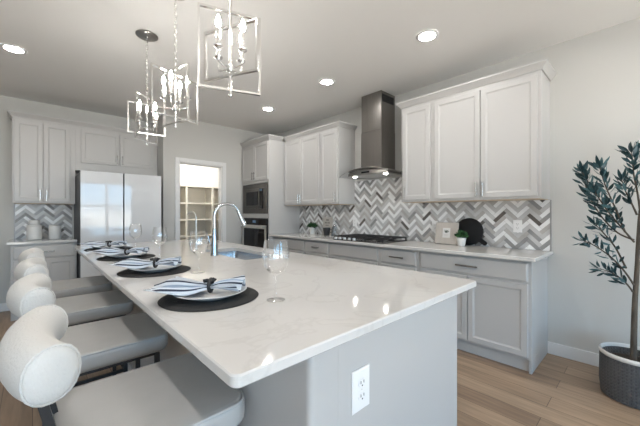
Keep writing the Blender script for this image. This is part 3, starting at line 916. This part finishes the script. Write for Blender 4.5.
lv = MB().tube([(0, 0.022, 0.075), (0, 0.050, 0.078)], 0.012, 12).tube([(0, 0.048, 0.078), (-0.012, 0.058, 0.10), (-0.022, 0.066, 0.155)], [0.008, 0.007, 0.0055], 10)
lv.build('lever', M['chrome'], fc, smooth=50)
# slim filter tap
ft = thing('filter_tap', 'slim metal filtered-water tap behind the main faucet', 'faucet', (1.105, 2.86, 0.9155))
MB().lathe([(0.020, 0), (0.020, 0.006), (0.014, 0.012), (0.013, 0.055), (0.006, 0.062)], 20).build('body', M['nickel'], ft, smooth=40)
p2 = [Vector((0, 0, 0.055)), Vector((0, 0, 0.22)), Vector((0, 0, 0.30))]
d2 = Vector((-0.35, 0.6, 0)).normalized()
for i in range(1, 11):
    a_ = PI - PI * 0.85 * i / 10
    p2.append(d2 * (0.05 + 0.05 * math.cos(a_)) + Vector((0, 0, 0.30 + 0.05 * math.sin(a_))))
MB().tube(p2, 0.0055, 10).build('spout', M['nickel'], ft, smooth=60)
MB().tube([(0.012, 0, 0.04), (0.045, -0.01, 0.048)], 0.0045, 8).build('lever', M['nickel'], ft, smooth=60)

# ================================================================== BAR STOOLS
STOOL_Y = [1.125, 1.865, 2.61, 3.35]
STOOL_LABEL = ['nearest counter stool with white boucle back and pale grey seat', 'second pale grey counter stool from the near end of the island',
               'third pale grey counter stool from the near end of the island', 'farthest counter stool along the island, nearest the fridge']
st = thing('counter_stool', STOOL_LABEL[0], 'stool', (0.272, STOOL_Y[0], 0), 0, 'counter stools along the island')
sm = MB(); cushion(sm, -0.235, 0.248, -0.245, 0.228, 0.578, 0.658, 0.06, 0.022, n=7, k=4, dome=0.004)
seat = sm.build('seat', M['leather'], st, smooth=50)
pp = [(x, y, 0.6525) for x, y in rrect(-0.229, 0.242, -0.239, 0.222, 0.055, 7)]
MB().tube(pp, 0.0042, 6, closed=True, up=(0, 0, 1)).build('piping', M['leather'], seat, smooth=60)
# kidney-shaped rolled back, open towards the island
def bpath(t):
    a = -1.0 + 2.0 * t
    yy = 0.195 * math.sin(a * 0.75) / math.sin(0.75)
    xx = -0.245 - 0.036 * (math.cos(a * 0.75) - math.cos(0.75)) / (1 - math.cos(0.75))
    return Vector((xx, yy, 0.894))
bk = MB(); rs = []
N = 25; NS = 20
PT = [bpath(i / (N - 1)) for i in range(N)]
def bring(c, t, sc):
    w_ = Vector((0, 0, 1)).cross(t).normalized()
    out = []
    for j in range(NS):
        a = 2 * PI * j / NS
        ca, sa = math.cos(a), math.sin(a)
        ex = 0.92
        out.append(c + w_ * 0.057 * sc * math.copysign(abs(ca) ** ex, ca) + Vector((0, 0, 1)) * 0.065 * sc * math.copysign(abs(sa) ** ex, sa))
    return out
for i in range(N):
    t = (PT[min(i + 1, N - 1)] - PT[max(i - 1, 0)]).normalized()
    if i == 0:
        for q, s_ in ((0.030, 0.50), (0.026, 0.80), (0.016, 0.95)): rs.append(bring(PT[0] - t * q, t, s_))
    rs.append(bring(PT[i], t, 1.0))
    if i == N - 1:
        for q, s_ in ((0.016, 0.95), (0.026, 0.80), (0.030, 0.50)): rs.append(bring(PT[-1] + t * q, t, s_))
bk.rings(rs)
back = bk.build('backrest', M['boucle'], st, smooth=60)
for i, s_ in ((0, -1), (N - 1, 1)):
    t = (PT[1] - PT[0]).normalized() if i == 0 else (PT[-1] - PT[-2]).normalized()
    MB().tube(bring(PT[i] + t * (0.014 if s_ > 0 else -0.014), t, 0.965), 0.0038, 6, closed=True, up=tuple(t)).build('piping', M['boucle'], back, smooth=60)
for s_ in (-1, 1):
    MB().bar((-0.205, s_ * 0.10, 0.565), (-0.268, s_ * 0.10, 0.85), 0.020, 0.020).build('back_post', M['blackmetal'], st)
for ax in (-1, 1):
    for ay in (-1, 1):
        MB().bar((ax * 0.205, ay * 0.205, 0.0), (ax * 0.195, ay * 0.195, 0.565), 0.022, 0.022).build('leg', M['blackmetal'], st)
sfm = MB()
for ay in (-1, 1): sfm.bar((-0.195, ay * 0.195, 0.567), (0.195, ay * 0.195, 0.567), 0.022, 0.020)
for ax in (-1, 1): sfm.bar((ax * 0.195, -0.195, 0.567), (ax * 0.195, 0.195, 0.567), 0.022, 0.020)
sfm.build('seat_frame', M['blackmetal'], st)
for ax, ay in ((1, 0), (-1, 0), (0, 1), (0, -1)):
    f = MB()
    if ax: f.bar((ax * 0.202, -0.202, 0.20), (ax * 0.202, 0.202, 0.20), 0.018, 0.018)
    else: f.bar((-0.202, ay * 0.202, 0.20), (0.202, ay * 0.202, 0.20), 0.018, 0.018)
    f.build('stretcher', M['blackmetal'], st)
for i in range(1, 4): copy_thing(st, (0.256, STOOL_Y[i], 0), STOOL_LABEL[i])

# ================================================================== PLACE SETTINGS
SET_Y = [1.212, 1.975, 2.715, 3.46]
SX = 0.527; ZI = 0.9152
WHO = ['nearest the camera', 'second from the camera', 'third from the camera', 'farthest, nearest the fridge']
pm = tag(MB().lathe([(0.001, 0.0), (0.188, 0.0), (0.191, 0.0025), (0.188, 0.005), (0.001, 0.0055)], 64).build('placemat', M['placemat'], smooth=40),
         'round black woven placemat ' + WHO[0], 'placemat', 'black round placemats')
pm.location = (SX, SET_Y[0], ZI)
zp = ZI + 0.0058
pl = tag(MB().lathe([(0.001, 0.0), (0.078, 0.0), (0.082, 0.003), (0.110, 0.011), (0.140, 0.0235), (0.1425, 0.0255), (0.140, 0.0265), (0.110, 0.0155), (0.085, 0.008), (0.001, 0.0065)], 56).build('dinner_plate', M['plate'], smooth=50),
         'white dinner plate under a striped napkin, ' + WHO[0], 'plate', 'white dinner plates')
pl.location = (SX, SET_Y[0], zp)
# striped napkin gathered through a black knotted ring
nk = thing('striped_napkin', 'striped grey and white napkin tied with a black knot, ' + WHO[0], 'napkin', (SX, SET_Y[0], zp), 0, 'striped napkins')
def nap(u, v):
    """u along the napkin (metres from the knot), v in -1..1 across"""
    s_ = abs(u); left = u < 0
    t = min(1, s_ / (0.17 if left else 0.115))
    w_ = 0.022 + (0.118 if left else 0.066) * t ** 0.8
    fold = (0.5 + 0.5 * math.cos(v * (9.0 if left else 7.0) + (0.4 if left else 1.0) + 2.2 * s_)) * (0.012 + 0.026 * t)
    base_ = 0.010 + 0.020 * t + 0.020 * math.exp(-(s_ / 0.045) ** 2) + 0.020 * math.sin(t * PI) * (1 - v * v)
    if left and s_ > 0.145: base_ -= 0.30 * (s_ - 0.145)
    z = base_ + fold
    rr = math.hypot(u, v * w_ - (0.030 * t if left else -0.006 * t))
    z = max(z, 0.013 + max(0, rr - 0.08) * 0.33)
    return Vector((u + 0.016 * math.cos(v * 1.9) * (1 if not left else -1) * t, v * w_ - (0.030 * t if left else -0.006 * t), z))
nm = MB(); NU, NV = 44, 76
vs = []
for i in range(NU + 1):
    u = -0.185 + 0.305 * i / NU
    for j in range(NV + 1): vs.append(nap(u, -1 + 2 * j / NV))
fs = []; mi = []
pat = [0, 0, 0, 0, 2, 2, 0, 0, 1, 1, 0, 0, 0, 2, 2, 2, 0, 0, 0]
for i in range(NU):
    for j in range(NV):
        fs.append((i * (NV + 1) + j, i * (NV + 1) + j + 1, (i + 1) * (NV + 1) + j + 1, (i + 1) * (NV + 1) + j)); mi.append(pat[j % len(pat)])
nm.v = [tuple(p) for p in vs]; nm.f = fs; nm.mi = mi
ROTN = Matrix.Rotation(-YAW + 0.05, 4, 'Z')
nm.xf(ROTN)
cl = nm.build('cloth', [M['napkin_l'], M['napkin_m'], M['napkin_d']], nk, smooth=80)
sd = cl.modifiers.new('thickness', 'SOLIDIFY'); sd.thickness = 0.002; sd.offset = 1
rg = MB().tube([(0.0, 0.026 * math.cos(a), 0.043 + 0.024 * math.sin(a)) for a in [2 * PI * i / 20 for i in range(20)]], 0.0075, 8, closed=True)
rg.tube([(0.0, -0.004, 0.060), (-0.010, -0.014, 0.068), (-0.022, -0.018, 0.066), (-0.022, -0.012, 0.060), (-0.010, -0.004, 0.060), (0.0, 0, 0.060)], 0.005, 8)
rg.tube([(0.0, 0.0, 0.060), (0.010, 0.008, 0.068), (0.018, 0.010, 0.064), (0.012, 0.004, 0.060), (0, 0, 0.060)], 0.005, 8)
rg.xf(ROTN).build('knot_ring', M['blackmatte'], nk, smooth=60)

# wine glass
wg = thing('wine_glass', 'clear stemmed wine glass ' + WHO[0], 'wine glass', (0.696, SET_Y[0] - 0.215, ZI), 0, 'clear wine glasses')
outer = [(0.020, 0.105), (0.034, 0.116), (0.047, 0.135), (0.0525, 0.158), (0.0525, 0.178), (0.049, 0.205), (0.0445, 0.232)]
inner = [(0.0435, 0.232), (0.048, 0.205), (0.0513, 0.178), (0.0513, 0.158), (0.0458, 0.136), (0.033, 0.1175), (0.018, 0.1085), (0.001, 0.107)]
MB().lathe([(0.005, 0.096), (0.009, 0.0995)] + outer + inner, 36, cap0=False).tube([(0.044 * math.cos(2 * PI * i / 36), 0.044 * math.sin(2 * PI * i / 36), 0.2325) for i in range(36)], 0.0011, 6, closed=True, up=(0, 0, 1)).build('bowl', M['wineglass'], wg, smooth=60)
MB().lathe([(0.010, 0.004), (0.0045, 0.012), (0.0036, 0.04), (0.0036, 0.085), (0.005, 0.096)], 16, cap0=False, cap1=False).build('stem', M['wineglass'], wg, smooth=60)
MB().lathe([(0.036, 0.0), (0.0365, 0.0012), (0.030, 0.0022), (0.010, 0.004), (0.001, 0.0045)], 36).build('foot', M['wineglass'], wg, smooth=60)

for i in range(1, 4):
    y = SET_Y[i]
    c = pm.copy(); COL.objects.link(c); c.location = (SX, y, ZI); c['label'] = 'round black woven placemat ' + WHO[i]
    c = pl.copy(); COL.objects.link(c); c.location = (SX, y, zp); c['label'] = 'white dinner plate under a striped napkin, ' + WHO[i]
    copy_thing(nk, (SX, y, zp), 'striped grey and white napkin tied with a black knot, ' + WHO[i], rz=(0.12, -0.05, 0.08)[i - 1])
    copy_thing(wg, (0.696, y - 0.215, ZI), 'clear stemmed wine glass ' + WHO[i])

# ================================================================== PENDANTS
def pendant(x, y, frames, label, stem_top, arm_rot, canopy=True):
    p = thing('pendant_light', label, 'pendant light', (x, y, 0), 0, 'nickel pendant lights over the island')
    zc = 2.04; b = 0.015; t = 0.010
    for k, (hh, ww, ang) in enumerate(frames):
        f = MB()
        x0, x1, z0, z1 = -ww / 2, ww / 2, zc - hh / 2, zc + hh / 2
        # bar: b wide (across the frame's plane normal), t in-plane
        f.box(x0, x1, -b / 2, b / 2, z1 - t, z1).box(x0, x1, -b / 2, b / 2, z0, z0 + t)
        f.box(x0, x0 + t, -b / 2, b / 2, z0 + t, z1 - t).box(x1 - t, x1, -b / 2, b / 2, z0 + t, z1 - t)
        # frame's long direction: RIGHT*cos + FWD*sin
        d = RIGHT * math.cos(math.radians(ang)) + FWD * math.sin(math.radians(ang))
        f.xf(Matrix.Rotation(math.atan2(d.y, d.x), 4, 'Z'))
        f.build('frame', M['polnickel'], p)
    zt = zc + max(f_[0] for f_ in frames) / 2; zb = zc - max(f_[0] for f_ in frames) / 2
    MB().tube([(0, 0, zb - 0.012), (0, 0, zb + 0.08), (0, 0, zt), (0, 0, stem_top)], 0.0085 if stem_top > 2.4 else 0.0068, 10).lathe([(0.004, -0.03), (0.009, -0.024), (0.009, -0.014), (0.005, -0.008)], 12, (0, 0, zb)).build('stem', M['polnickel'], p, smooth=50)
    hub = MB().lathe([(0.010, -0.105), (0.018, -0.095), (0.018, -0.075), (0.010, -0.065)], 16, (0, 0, zc)); hub.build('hub', M['nickel'], p, smooth=50)
    for q in range(4):
        a = arm_rot + q * PI / 2; c, s = math.cos(a), math.sin(a); rr = 0.078
        MB().tube([(0.012 * c, 0.012 * s, zc - 0.085), (rr * 0.6 * c, rr * 0.6 * s, zc - 0.085), (rr * 0.92 * c, rr * 0.92 * s, zc - 0.080), (rr * c, rr * s, zc - 0.066), (rr * c, rr * s, zc - 0.022)], 0.0048, 8).build('arm', M['polnickel'], p, smooth=60)
        cd = MB().lathe([(0.005, -0.026), (0.020, -0.016), (0.021, -0.011), (0.010, -0.010)], 16, (rr * c, rr * s, zc)).lathe([(0.0095, -0.010), (0.0095, 0.070), (0.006, 0.072)], 14, (rr * c, rr * s, zc)).build('candle', M['polnickel'], p, smooth=50)
        MB().lathe([(0.005, 0.072), (0.009, 0.081), (0.0125, 0.093), (0.011, 0.107), (0.0055, 0.125), (0.001, 0.134)], 14, (rr * c, rr * s, zc)).build('bulb', M['bulb'], cd, smooth=60)
    # chain links up to the canopy
    chn = MB(); z = stem_top; k = 0
    while z < H - 0.055:
        ln = 0.036
        pts = []
        for i in range(14):
            a = 2 * PI * i / 14
            u = 0.0085 * math.cos(a); v = ln / 2 * math.sin(a)
            pts.append((u, 0, z + ln / 2 + v) if k % 2 == 0 else (0, u, z + ln / 2 + v))
        chn.tube(pts, 0.0024, 6, closed=True, up=((0, 1, 0) if k % 2 == 0 else (1, 0, 0)))
        z += ln - 0.006; k += 1
    chn.build('chain', M['polnickel'], p, smooth=60)
    MB().tube([(0, 0, H - 0.02), (0, 0, H - 0.04), (0, 0, z)], 0.003, 8).lathe([(0.001, -0.026), (0.012, -0.026), (0.016, -0.020), (0.076, -0.014), (0.084, -0.008), (0.084, -0.0005)], 32, (0, 0, H)).build('canopy', M['canopy'], p, smooth=45)
    return p


pendant(0.70, 1.385, [(0.387, 0.295, 23.6), (0.245, 0.315, -22)], 'nearest open-frame nickel pendant, largest in view above the island', 2.56, 0.35)
pendant(0.70, 2.165, [(0.376, 0.276, -32), (0.302, 0.342, 60)], 'middle one of the three open-frame nickel pendants over the island', 2.26, 0.9)
pendant(0.70, 2.87, [(0.38, 0.26, 82), (0.255, 0.28, 36)], 'farthest open-frame nickel pendant, hanging toward the fridge', 2.26, 0.6)

# ================================================================== RECESSED LIGHTS
def can(x, y, label):
    o = thing('recessed_light', label, 'ceiling light', (x, y, H), 0, 'lit recessed ceiling lights')
    MB().lathe([(0.062, -0.004), (0.070, -0.010), (0.088, -0.004), (0.090, -0.0004)], 36, cap0=False, cap1=False).build('trim_ring', M['trim'], o, smooth=50)
    MB().lathe([(0.0615, -0.004), (0.0615, -0.0008)], 36).build('lens', M['can'], o)


can(2.42, 1.27, 'recessed ceiling light nearest the wide wall cabinet on the right')
can(2.44, 2.495, 'recessed ceiling light in front of the range hood')
can(2.46, 3.72, 'recessed ceiling light in front of the tall oven cabinet')
can(-0.125, 3.93, 'recessed ceiling light on the left, near the back wall cabinets')
can(2.44, 0.05, 'unseen recessed light added out in front of the olive tree')  # this and the next three are unseen lamps added to brighten the room
can(-0.125, 2.60, 'unseen recessed light added above the floor behind the stools')
can(-0.125, 1.27, 'unseen recessed light added behind the nearest stool')
can(-0.125, 0.0, 'unseen recessed light added past the near end of the stool row')
# unseen lamp added to brighten the pantry
pt = thing('added_pantry_light', 'unseen ceiling lamp added to brighten the pantry behind the doorway', 'ceiling light', (2.2, 5.7, H))
MB().lathe([(0.14, -0.0005), (0.14, -0.03), (0.11, -0.05), (0.001, -0.055)], 32).build('added_lamp', M['pantryfill'], pt, smooth=50)

# ================================================================== PANTRY SHELVES
ps = thing('pantry_shelving', 'cream built-in pantry shelving seen through the doorway', 'shelves', (2.4, 6.24, 0))
YS0, YS1 = 6.06, 6.418
vx = [1.60, 2.165, 2.68, 3.10, 3.36]
sb = MB()
for z in (0.14, 0.475, 0.81, 1.13, 1.45, 1.785):
    s_ = MB().box(1.57 - 2.4, 3.37 - 2.4, YS0 - 6.24, YS1 - 6.24, z - 0.03, z); s_.build('shelf', M['pantryshelf'], ps, bevel=0.002)
for x in vx[1:4]:
    MB().box(x - 0.02 - 2.4, x + 0.02 - 2.4, YS0 + 0.001 - 6.24, YS0 + 0.022 - 6.24, 0, 1.754).box(x - 0.009 - 2.4, x + 0.009 - 2.4, YS0 + 0.022 - 6.24, YS1 - 6.24, 0, 1.754).build('upright', M['pantryshelf'], ps)
MB().box(1.57 - 2.4, 3.37 - 2.4, YS1 - 0.006 - 6.24, YS1 - 6.24, 0.0, 1.754).build('back_panel', M['pantryshelf'], ps)

# ================================================================== WORKTOP DECOR (right)
ZW = 0.9155
# round black cutting board with a handle, leaning on the tiles
cbm = MB()
def disc_ring(r, d): return [(r * math.cos(2 * PI * i / 48), d, r * math.sin(2 * PI * i / 48)) for i in range(48)]
cbm.rings([disc_ring(0.138, 0.009), disc_ring(0.142, 0.006), disc_ring(0.142, -0.006), disc_ring(0.138, -0.009)])
ha = math.radians(-35)
hd_ = Vector((math.cos(ha), 0, math.sin(ha))); hn = Vector((-hd_.z, 0, hd_.x))
hpts = [(0.130, 0.028), (0.152, 0.021), (0.185, 0.022), (0.202, 0.022), (0.213, 0.015), (0.217, 0.004)]
ol = [hd_ * a + hn * b for a, b in hpts] + [hd_ * a - hn * b for a, b in reversed(hpts)]
cbm.rings([[p + Vector((0, -0.008, 0)) for p in ol], [p + Vector((0, 0.008, 0)) for p in ol]])
rc = tag(cbm.build('cutting_board', M['board'], smooth=40), 'round black cutting board with handle leaning against the tiles', 'cutting board')
tilt = math.radians(9)
rc.rotation_euler = Euler((-tilt, 0, RZ), 'XYZ')
rc.location = (wx - 0.0105 - 0.032, 1.285, ZW + 0.1435)
# framed botanical print on a pale board
fp = thing('framed_print', 'square pale wood frame with a small plant print', 'picture', (wx - 0.125, 1.49, ZW), RZ)
fp.rotation_euler = Euler((-math.radians(9), 0, RZ), 'XYZ')
W2 = 0.120; HH = 0.235
fb = MB(); fb.box(-W2, W2, -0.012, 0.012, 0.0025, HH)
fb.build('frame', M['linen'], fp, bevel=0.003)
MB().box(-0.040, 0.042, -0.0135, -0.0118, 0.070, 0.175).build('card', M['paper'], fp)
lf = MB()
rnd = random.Random(5)
for i in range(9):
    a = PI / 2 + rnd.uniform(-1.0, 1.0); r0 = rnd.uniform(0.018, 0.034); bx_ = 0.0 + rnd.uniform(-0.012, 0.012); bz = 0.128
    d = Vector((math.cos(a), 0, math.sin(a))); nn = Vector((-d.z, 0, d.x)) * 0.005; c0 = Vector((bx_, -0.0142, bz))
    lf.add([c0, c0 + d * r0 * 0.5 + nn, c0 + d * r0, c0 + d * r0 * 0.5 - nn], [(0, 1, 2, 3)])
lf.box(-0.012, 0.012, -0.0142, -0.0136, 0.122, 0.130)
lf.build('plant_drawing', M['inkgreen'], fp)
tx = MB()
for k_, (a, b) in enumerate(((-0.024, 0.024), (-0.018, 0.018))): tx.box(a, b, -0.0142, -0.0136, 0.102 - k_ * 0.012, 0.105 - k_ * 0.012)
tx.build('printed_lines', M['linen'], fp)


def leaf_ball(mb, c, n, rr, ls, seed, up=0.3, mis=(0, 1), zs=1.0):
    r = random.Random(seed)
    for _ in range(n):
        d = Vector((r.gauss(0, 1), r.gauss(0, 1), abs(r.gauss(0, 1)) * 0.9 + up)).normalized()
        o = Vector(c) + Vector((d.x, d.y, d.z * zs)) * rr * r.uniform(0.25, 1.0)
        ax = (d + Vector((r.uniform(-.6, .6), r.uniform(-.6, .6), r.uniform(-.3, .6)))).normalized()
        sd_ = ax.cross(Vector((r.uniform(-1, 1), r.uniform(-1, 1), r.uniform(-1, 1)))).normalized()
        nn = ax.cross(sd_); L = ls * r.uniform(0.7, 1.3); w_ = L * 0.28
        p = [o, o + ax * L * .3 + sd_ * w_ * .8 + nn * L * .04, o + ax * L * .7 + sd_ * w_ * .7, o + ax * L, o + ax * L * .7 - sd_ * w_ * .7, o + ax * L * .3 - sd_ * w_ * .8 + nn * L * .04]
        mb.add(p, [(0, 1, 2, 3), (0, 3, 4, 5)], r.choice(mis))
    return mb


pr = thing('potted_herb', 'small green plant in a white pot before the black board', 'potted plant', (wx - 0.155, 1.315, ZW), 0, 'small potted plants on the worktop')
MB().lathe([(0.030, 0), (0.034, 0.004), (0.047, 0.082), (0.045, 0.084), (0.040, 0.072), (0.001, 0.068)], 28).build('pot', M['ceramic'], pr, smooth=40)
leaf_ball(MB(), (0, 0, 0.085), 190, 0.052, 0.030, 2, zs=1.15).build('foliage', [M['herb'], M['herbdark']], pr)
pf = thing('potted_herb', 'small green plant in a white cylinder pot left of the pale sign', 'potted plant', (wx - 0.12, 3.66, ZW), 0, 'small potted plants on the worktop')
MB().lathe([(0.036, 0), (0.040, 0.004), (0.043, 0.098), (0.040, 0.100), (0.036, 0.09), (0.001, 0.088)], 28).build('pot', M['ceramic'], pf, smooth=40)
leaf_ball(MB(), (0, 0, 0.105), 230, 0.080, 0.036, 4, zs=0.75).build('foliage', [M['herb'], M['herbdark']], pf)

# pale lettered sign
sg = thing('lettered_sign', 'pale board sign with black text lines behind the dark pot', 'sign', (wx - 0.045, 3.405, ZW), RZ)
sg.rotation_euler = Euler((-math.radians(6), 0, RZ), 'XYZ')
MB().box(-0.10, 0.10, -0.007, 0.007, 0.001, 0.27).build('board', M['signwood'], sg, bevel=0.002)
txm = MB()
r = random.Random(8)
for z_, wds in ((0.215, (0.060,)), (0.172, (0.050, 0.050)), (0.130, (0.072,))):
    tot = sum(wds) + 0.008 * (len(wds) - 1); x_ = -tot / 2
    for w_ in wds:
        n_ = int(w_ / 0.012)
        for q in range(n_):
            xx = x_ + q * w_ / n_
            txm.box(xx, xx + 0.0048, -0.0078, -0.0072, z_, z_ + 0.024)
            if q % 2 == 0: txm.box(xx, xx + 0.0095, -0.0078, -0.0072, z_ + 0.0095, z_ + 0.0145)
            else: txm.box(xx, xx + 0.0095, -0.0078, -0.0072, z_, z_ + 0.005)
        x_ += w_ + 0.008
txm.build('lettering', M['ink'], sg)
mgp = thing('dark_pot', 'small dark tapered pot standing before the pale sign', 'pot', (wx - 0.13, 3.325, ZW))
MB().lathe([(0.038, 0), (0.042, 0.004), (0.056, 0.108), (0.054, 0.112), (0.050, 0.106), (0.038, 0.01), (0.001, 0.008)], 28).build('vessel', M['darkpot'], mgp, smooth=40)
MB().tube([(0.045, -0.03, 0.085), (0.070, -0.045, 0.080), (0.074, -0.047, 0.050), (0.042, -0.03, 0.032)], 0.005, 8).build('handle', M['darkpot'], mgp, smooth=60)
gb = thing('glass_bottle', 'slim clear glass bottle beside the dark pot and cooktop', 'bottle', (wx - 0.10, 3.17, ZW))
MB().lathe([(0.024, 0), (0.026, 0.004), (0.026, 0.12), (0.020, 0.15), (0.011, 0.17), (0.011, 0.215), (0.013, 0.217), (0.013, 0.225)], 24).build('vessel', M['clearglass'], gb, smooth=50)
MB().lathe([(0.010, 0.2255), (0.013, 0.228), (0.012, 0.25), (0.001, 0.252)], 16).build('stopper', M['nickel'], gb, smooth=50)

# ================================================================== OLIVE TREE
TX, TY = 2.975, 0.07
ot = thing('potted_olive_tree', 'tall artificial olive tree in a woven charcoal basket by the wall', 'potted tree', (TX, TY, 0))
bkp = MB().lathe([(0.150, 0.0), (0.166, 0.008), (0.174, 0.10), (0.172, 0.268), (0.168, 0.284), (0.162, 0.268), (0.156, 0.02), (0.001, 0.015)], 56)
bo = bkp.build('basket', M['basket'], ot, smooth=50)
MB().lathe([(0.166, 0.278), (0.173, 0.284), (0.176, 0.294), (0.173, 0.305), (0.166, 0.309), (0.160, 0.300), (0.160, 0.284)], 56, cap0=False, cap1=False).build('rim_band', mat('pale_rope_rim', (0.62, 0.61, 0.59), 0.9, bump=(90, 0.8, 0.004)), bo, smooth=60)
MB().lathe([(0.001, 0.245), (0.158, 0.235)], 40, cap0=False, cap1=False).build('soil', M['soil'], ot, smooth=60)


def px(u, v, d=2.08):      # a point of the tree at a given distance, measured in the photograph
    p = FWD * d + RIGHT * ((u - 320) / F_PX * d)
    return Vector((p.x - TX, p.y - TY, EYE - (v - 212.5) / F_PX * d))


def smooth_path(P, n=6):
    out = []
    for i in range(len(P) - 1):
        p0 = P[max(i - 1, 0)]; p1 = P[i]; p2 = P[i + 1]; p3 = P[min(i + 2, len(P) - 1)]
        for k in range(n):
            t = k / n
            out.append(0.5 * ((2 * p1) + (p2 - p0) * t + (2 * p0 - 5 * p1 + 4 * p2 - p3) * t * t + (3 * p1 - p0 - 3 * p2 + p3) * t ** 3))
    out.append(P[-1]); return out


trunk = smooth_path([Vector((0.0, 0.0, 0.22)), px(634, 330), px(635, 300), px(637, 270), px(638, 245), px(640, 215), px(645, 175)])
tn = len(trunk)
MB().tube(trunk, [0.019 - 0.011 * i / (tn - 1) for i in range(tn)], 10).build('trunk', M['bark'], ot, smooth=60)
branches = [
    ([px(634, 242), px(622, 228, 2.05), px(605, 208, 2.02), px(590, 186, 2.0), px(576, 164, 1.98)], 46),
    ([px(634, 240), px(616, 232, 2.12), px(598, 214, 2.15), px(584, 190, 2.16), px(578, 172, 2.16)], 34),
    ([px(625, 232, 2.07), px(614, 205, 1.98), px(603, 180, 1.94), px(597, 160, 1.92)], 24),
    ([px(634, 285), px(622, 268, 2.05), px(606, 252, 2.0), px(588, 240, 1.97), px(578, 236, 1.95)], 26),
    ([px(633, 292), px(625, 282, 2.1), px(612, 272, 2.14), px(596, 266, 2.16)], 18),
    ([px(626, 268, 2.06), px(614, 245, 2.0), px(600, 228, 1.97), px(592, 220, 1.96)], 16),
    ([px(640, 210), px(637, 190, 2.05), px(633, 170, 2.02), px(632, 155, 2.0), px(630, 146, 2.0)], 26),
    ([px(642, 200), px(650, 185, 2.1), px(650, 165, 2.1), px(648, 146, 2.1)], 34),
    ([px(637, 215), px(630, 200, 2.1), px(624, 188, 2.14), px(620, 176, 2.16)], 20),
    ([px(642, 195), px(658, 180, 2.0), px(672, 162, 1.95), px(684, 145, 1.9)], 34),
    ([px(640, 215), px(656, 205, 2.05), px(668, 190, 2.02), px(680, 170, 2.0)], 30),
    ([px(638, 250), px(655, 240, 2.0), px(672, 232, 1.97), px(690, 215, 1.95)], 26),
    ([px(645, 165), px(656, 155, 2.05), px(664, 140, 2.03), px(670, 125, 2.0)], 34),
]
rl = random.Random(21)
leaves = MB()


def olive_leaf(mb, o, ax, L, roll):
    side = ax.cross(Vector((0, 0, 1)))
    side = side.normalized() if side.length > 1e-3 else Vector((1, 0, 0))
    side = (Matrix.Rotation(roll, 3, ax) @ side)
    nn = ax.cross(side).normalized()
    w_ = L * 0.15
    prof = [(0.0, 0.05), (0.15, 0.55), (0.4, 1.0), (0.65, 0.9), (0.85, 0.5), (1.0, 0.03)]
    L_, R_, C_m = [], [], []
    for t, k_ in prof:
        c_ = o + ax * L * t - nn * L * 0.10 * (t * t)
        L_.append(c_ + side * w_ * k_ + nn * w_ * 0.25 * k_); R_.append(c_ - side * w_ * k_ + nn * w_ * 0.25 * k_); C_m.append(c_)
    n = len(prof)
    mb.add(L_ + C_m + R_, [(i, i + 1, n + i + 1, n + i) for i in range(n - 1)] + [(n + i, n + i + 1, 2 * n + i + 1, 2 * n + i) for i in range(n - 1)], 0 if rl.random() < 0.72 else 1)


for pts_, nl in branches:
    pts_ = [pts_[0] + (q - pts_[0]) * 0.90 for q in pts_]
    P = smooth_path(pts_, 6); n = len(P)
    MB().tube(P, [0.0065 - 0.0045 * i / (n - 1) for i in range(n)], 7).build('branch', M['bark'], ot, smooth=60)
    for k_ in range(int(nl * 1.5)):
        t = 0.25 + 0.75 * (k_ / (nl * 1.5 - 1)) ** 0.9
        i = min(int(t * (n - 1)), n - 2); o = P[i].lerp(P[i + 1], t * (n - 1) - i)
        tg = (P[i + 1] - P[i]).normalized()
        a = k_ * 2.4 + rl.uniform(-.5, .5)
        u_ = tg.cross(Vector((0.3, 0.2, 1))).normalized(); v_ = tg.cross(u_)
        ax = (tg * rl.uniform(0.5, 1.0) + (u_ * math.cos(a) + v_ * math.sin(a)) * rl.uniform(0.55, 1.0) + Vector((0, 0, 0.15))).normalized()
        # short twig offsets fill out the spray
        olive_leaf(leaves, o + ax * rl.uniform(0.0, 0.02), ax, rl.uniform(0.052, 0.080), rl.uniform(-1.2, 1.2))
    for q in range(2):
        olive_leaf(leaves, P[-1], (P[-1] - P[-2]).normalized() + Vector((rl.uniform(-.3, .3), rl.uniform(-.3, .3), rl.uniform(-.2, .3))), 0.07, rl.uniform(-1, 1))
# keep the sprays on the room side of the wall
leaves.v = [(min(x, wx - TX - 0.02), y_, z_) for x, y_, z_ in leaves.v]
leaves.build('foliage', [M['leaf'], M['leafpale']], ot, smooth=80)
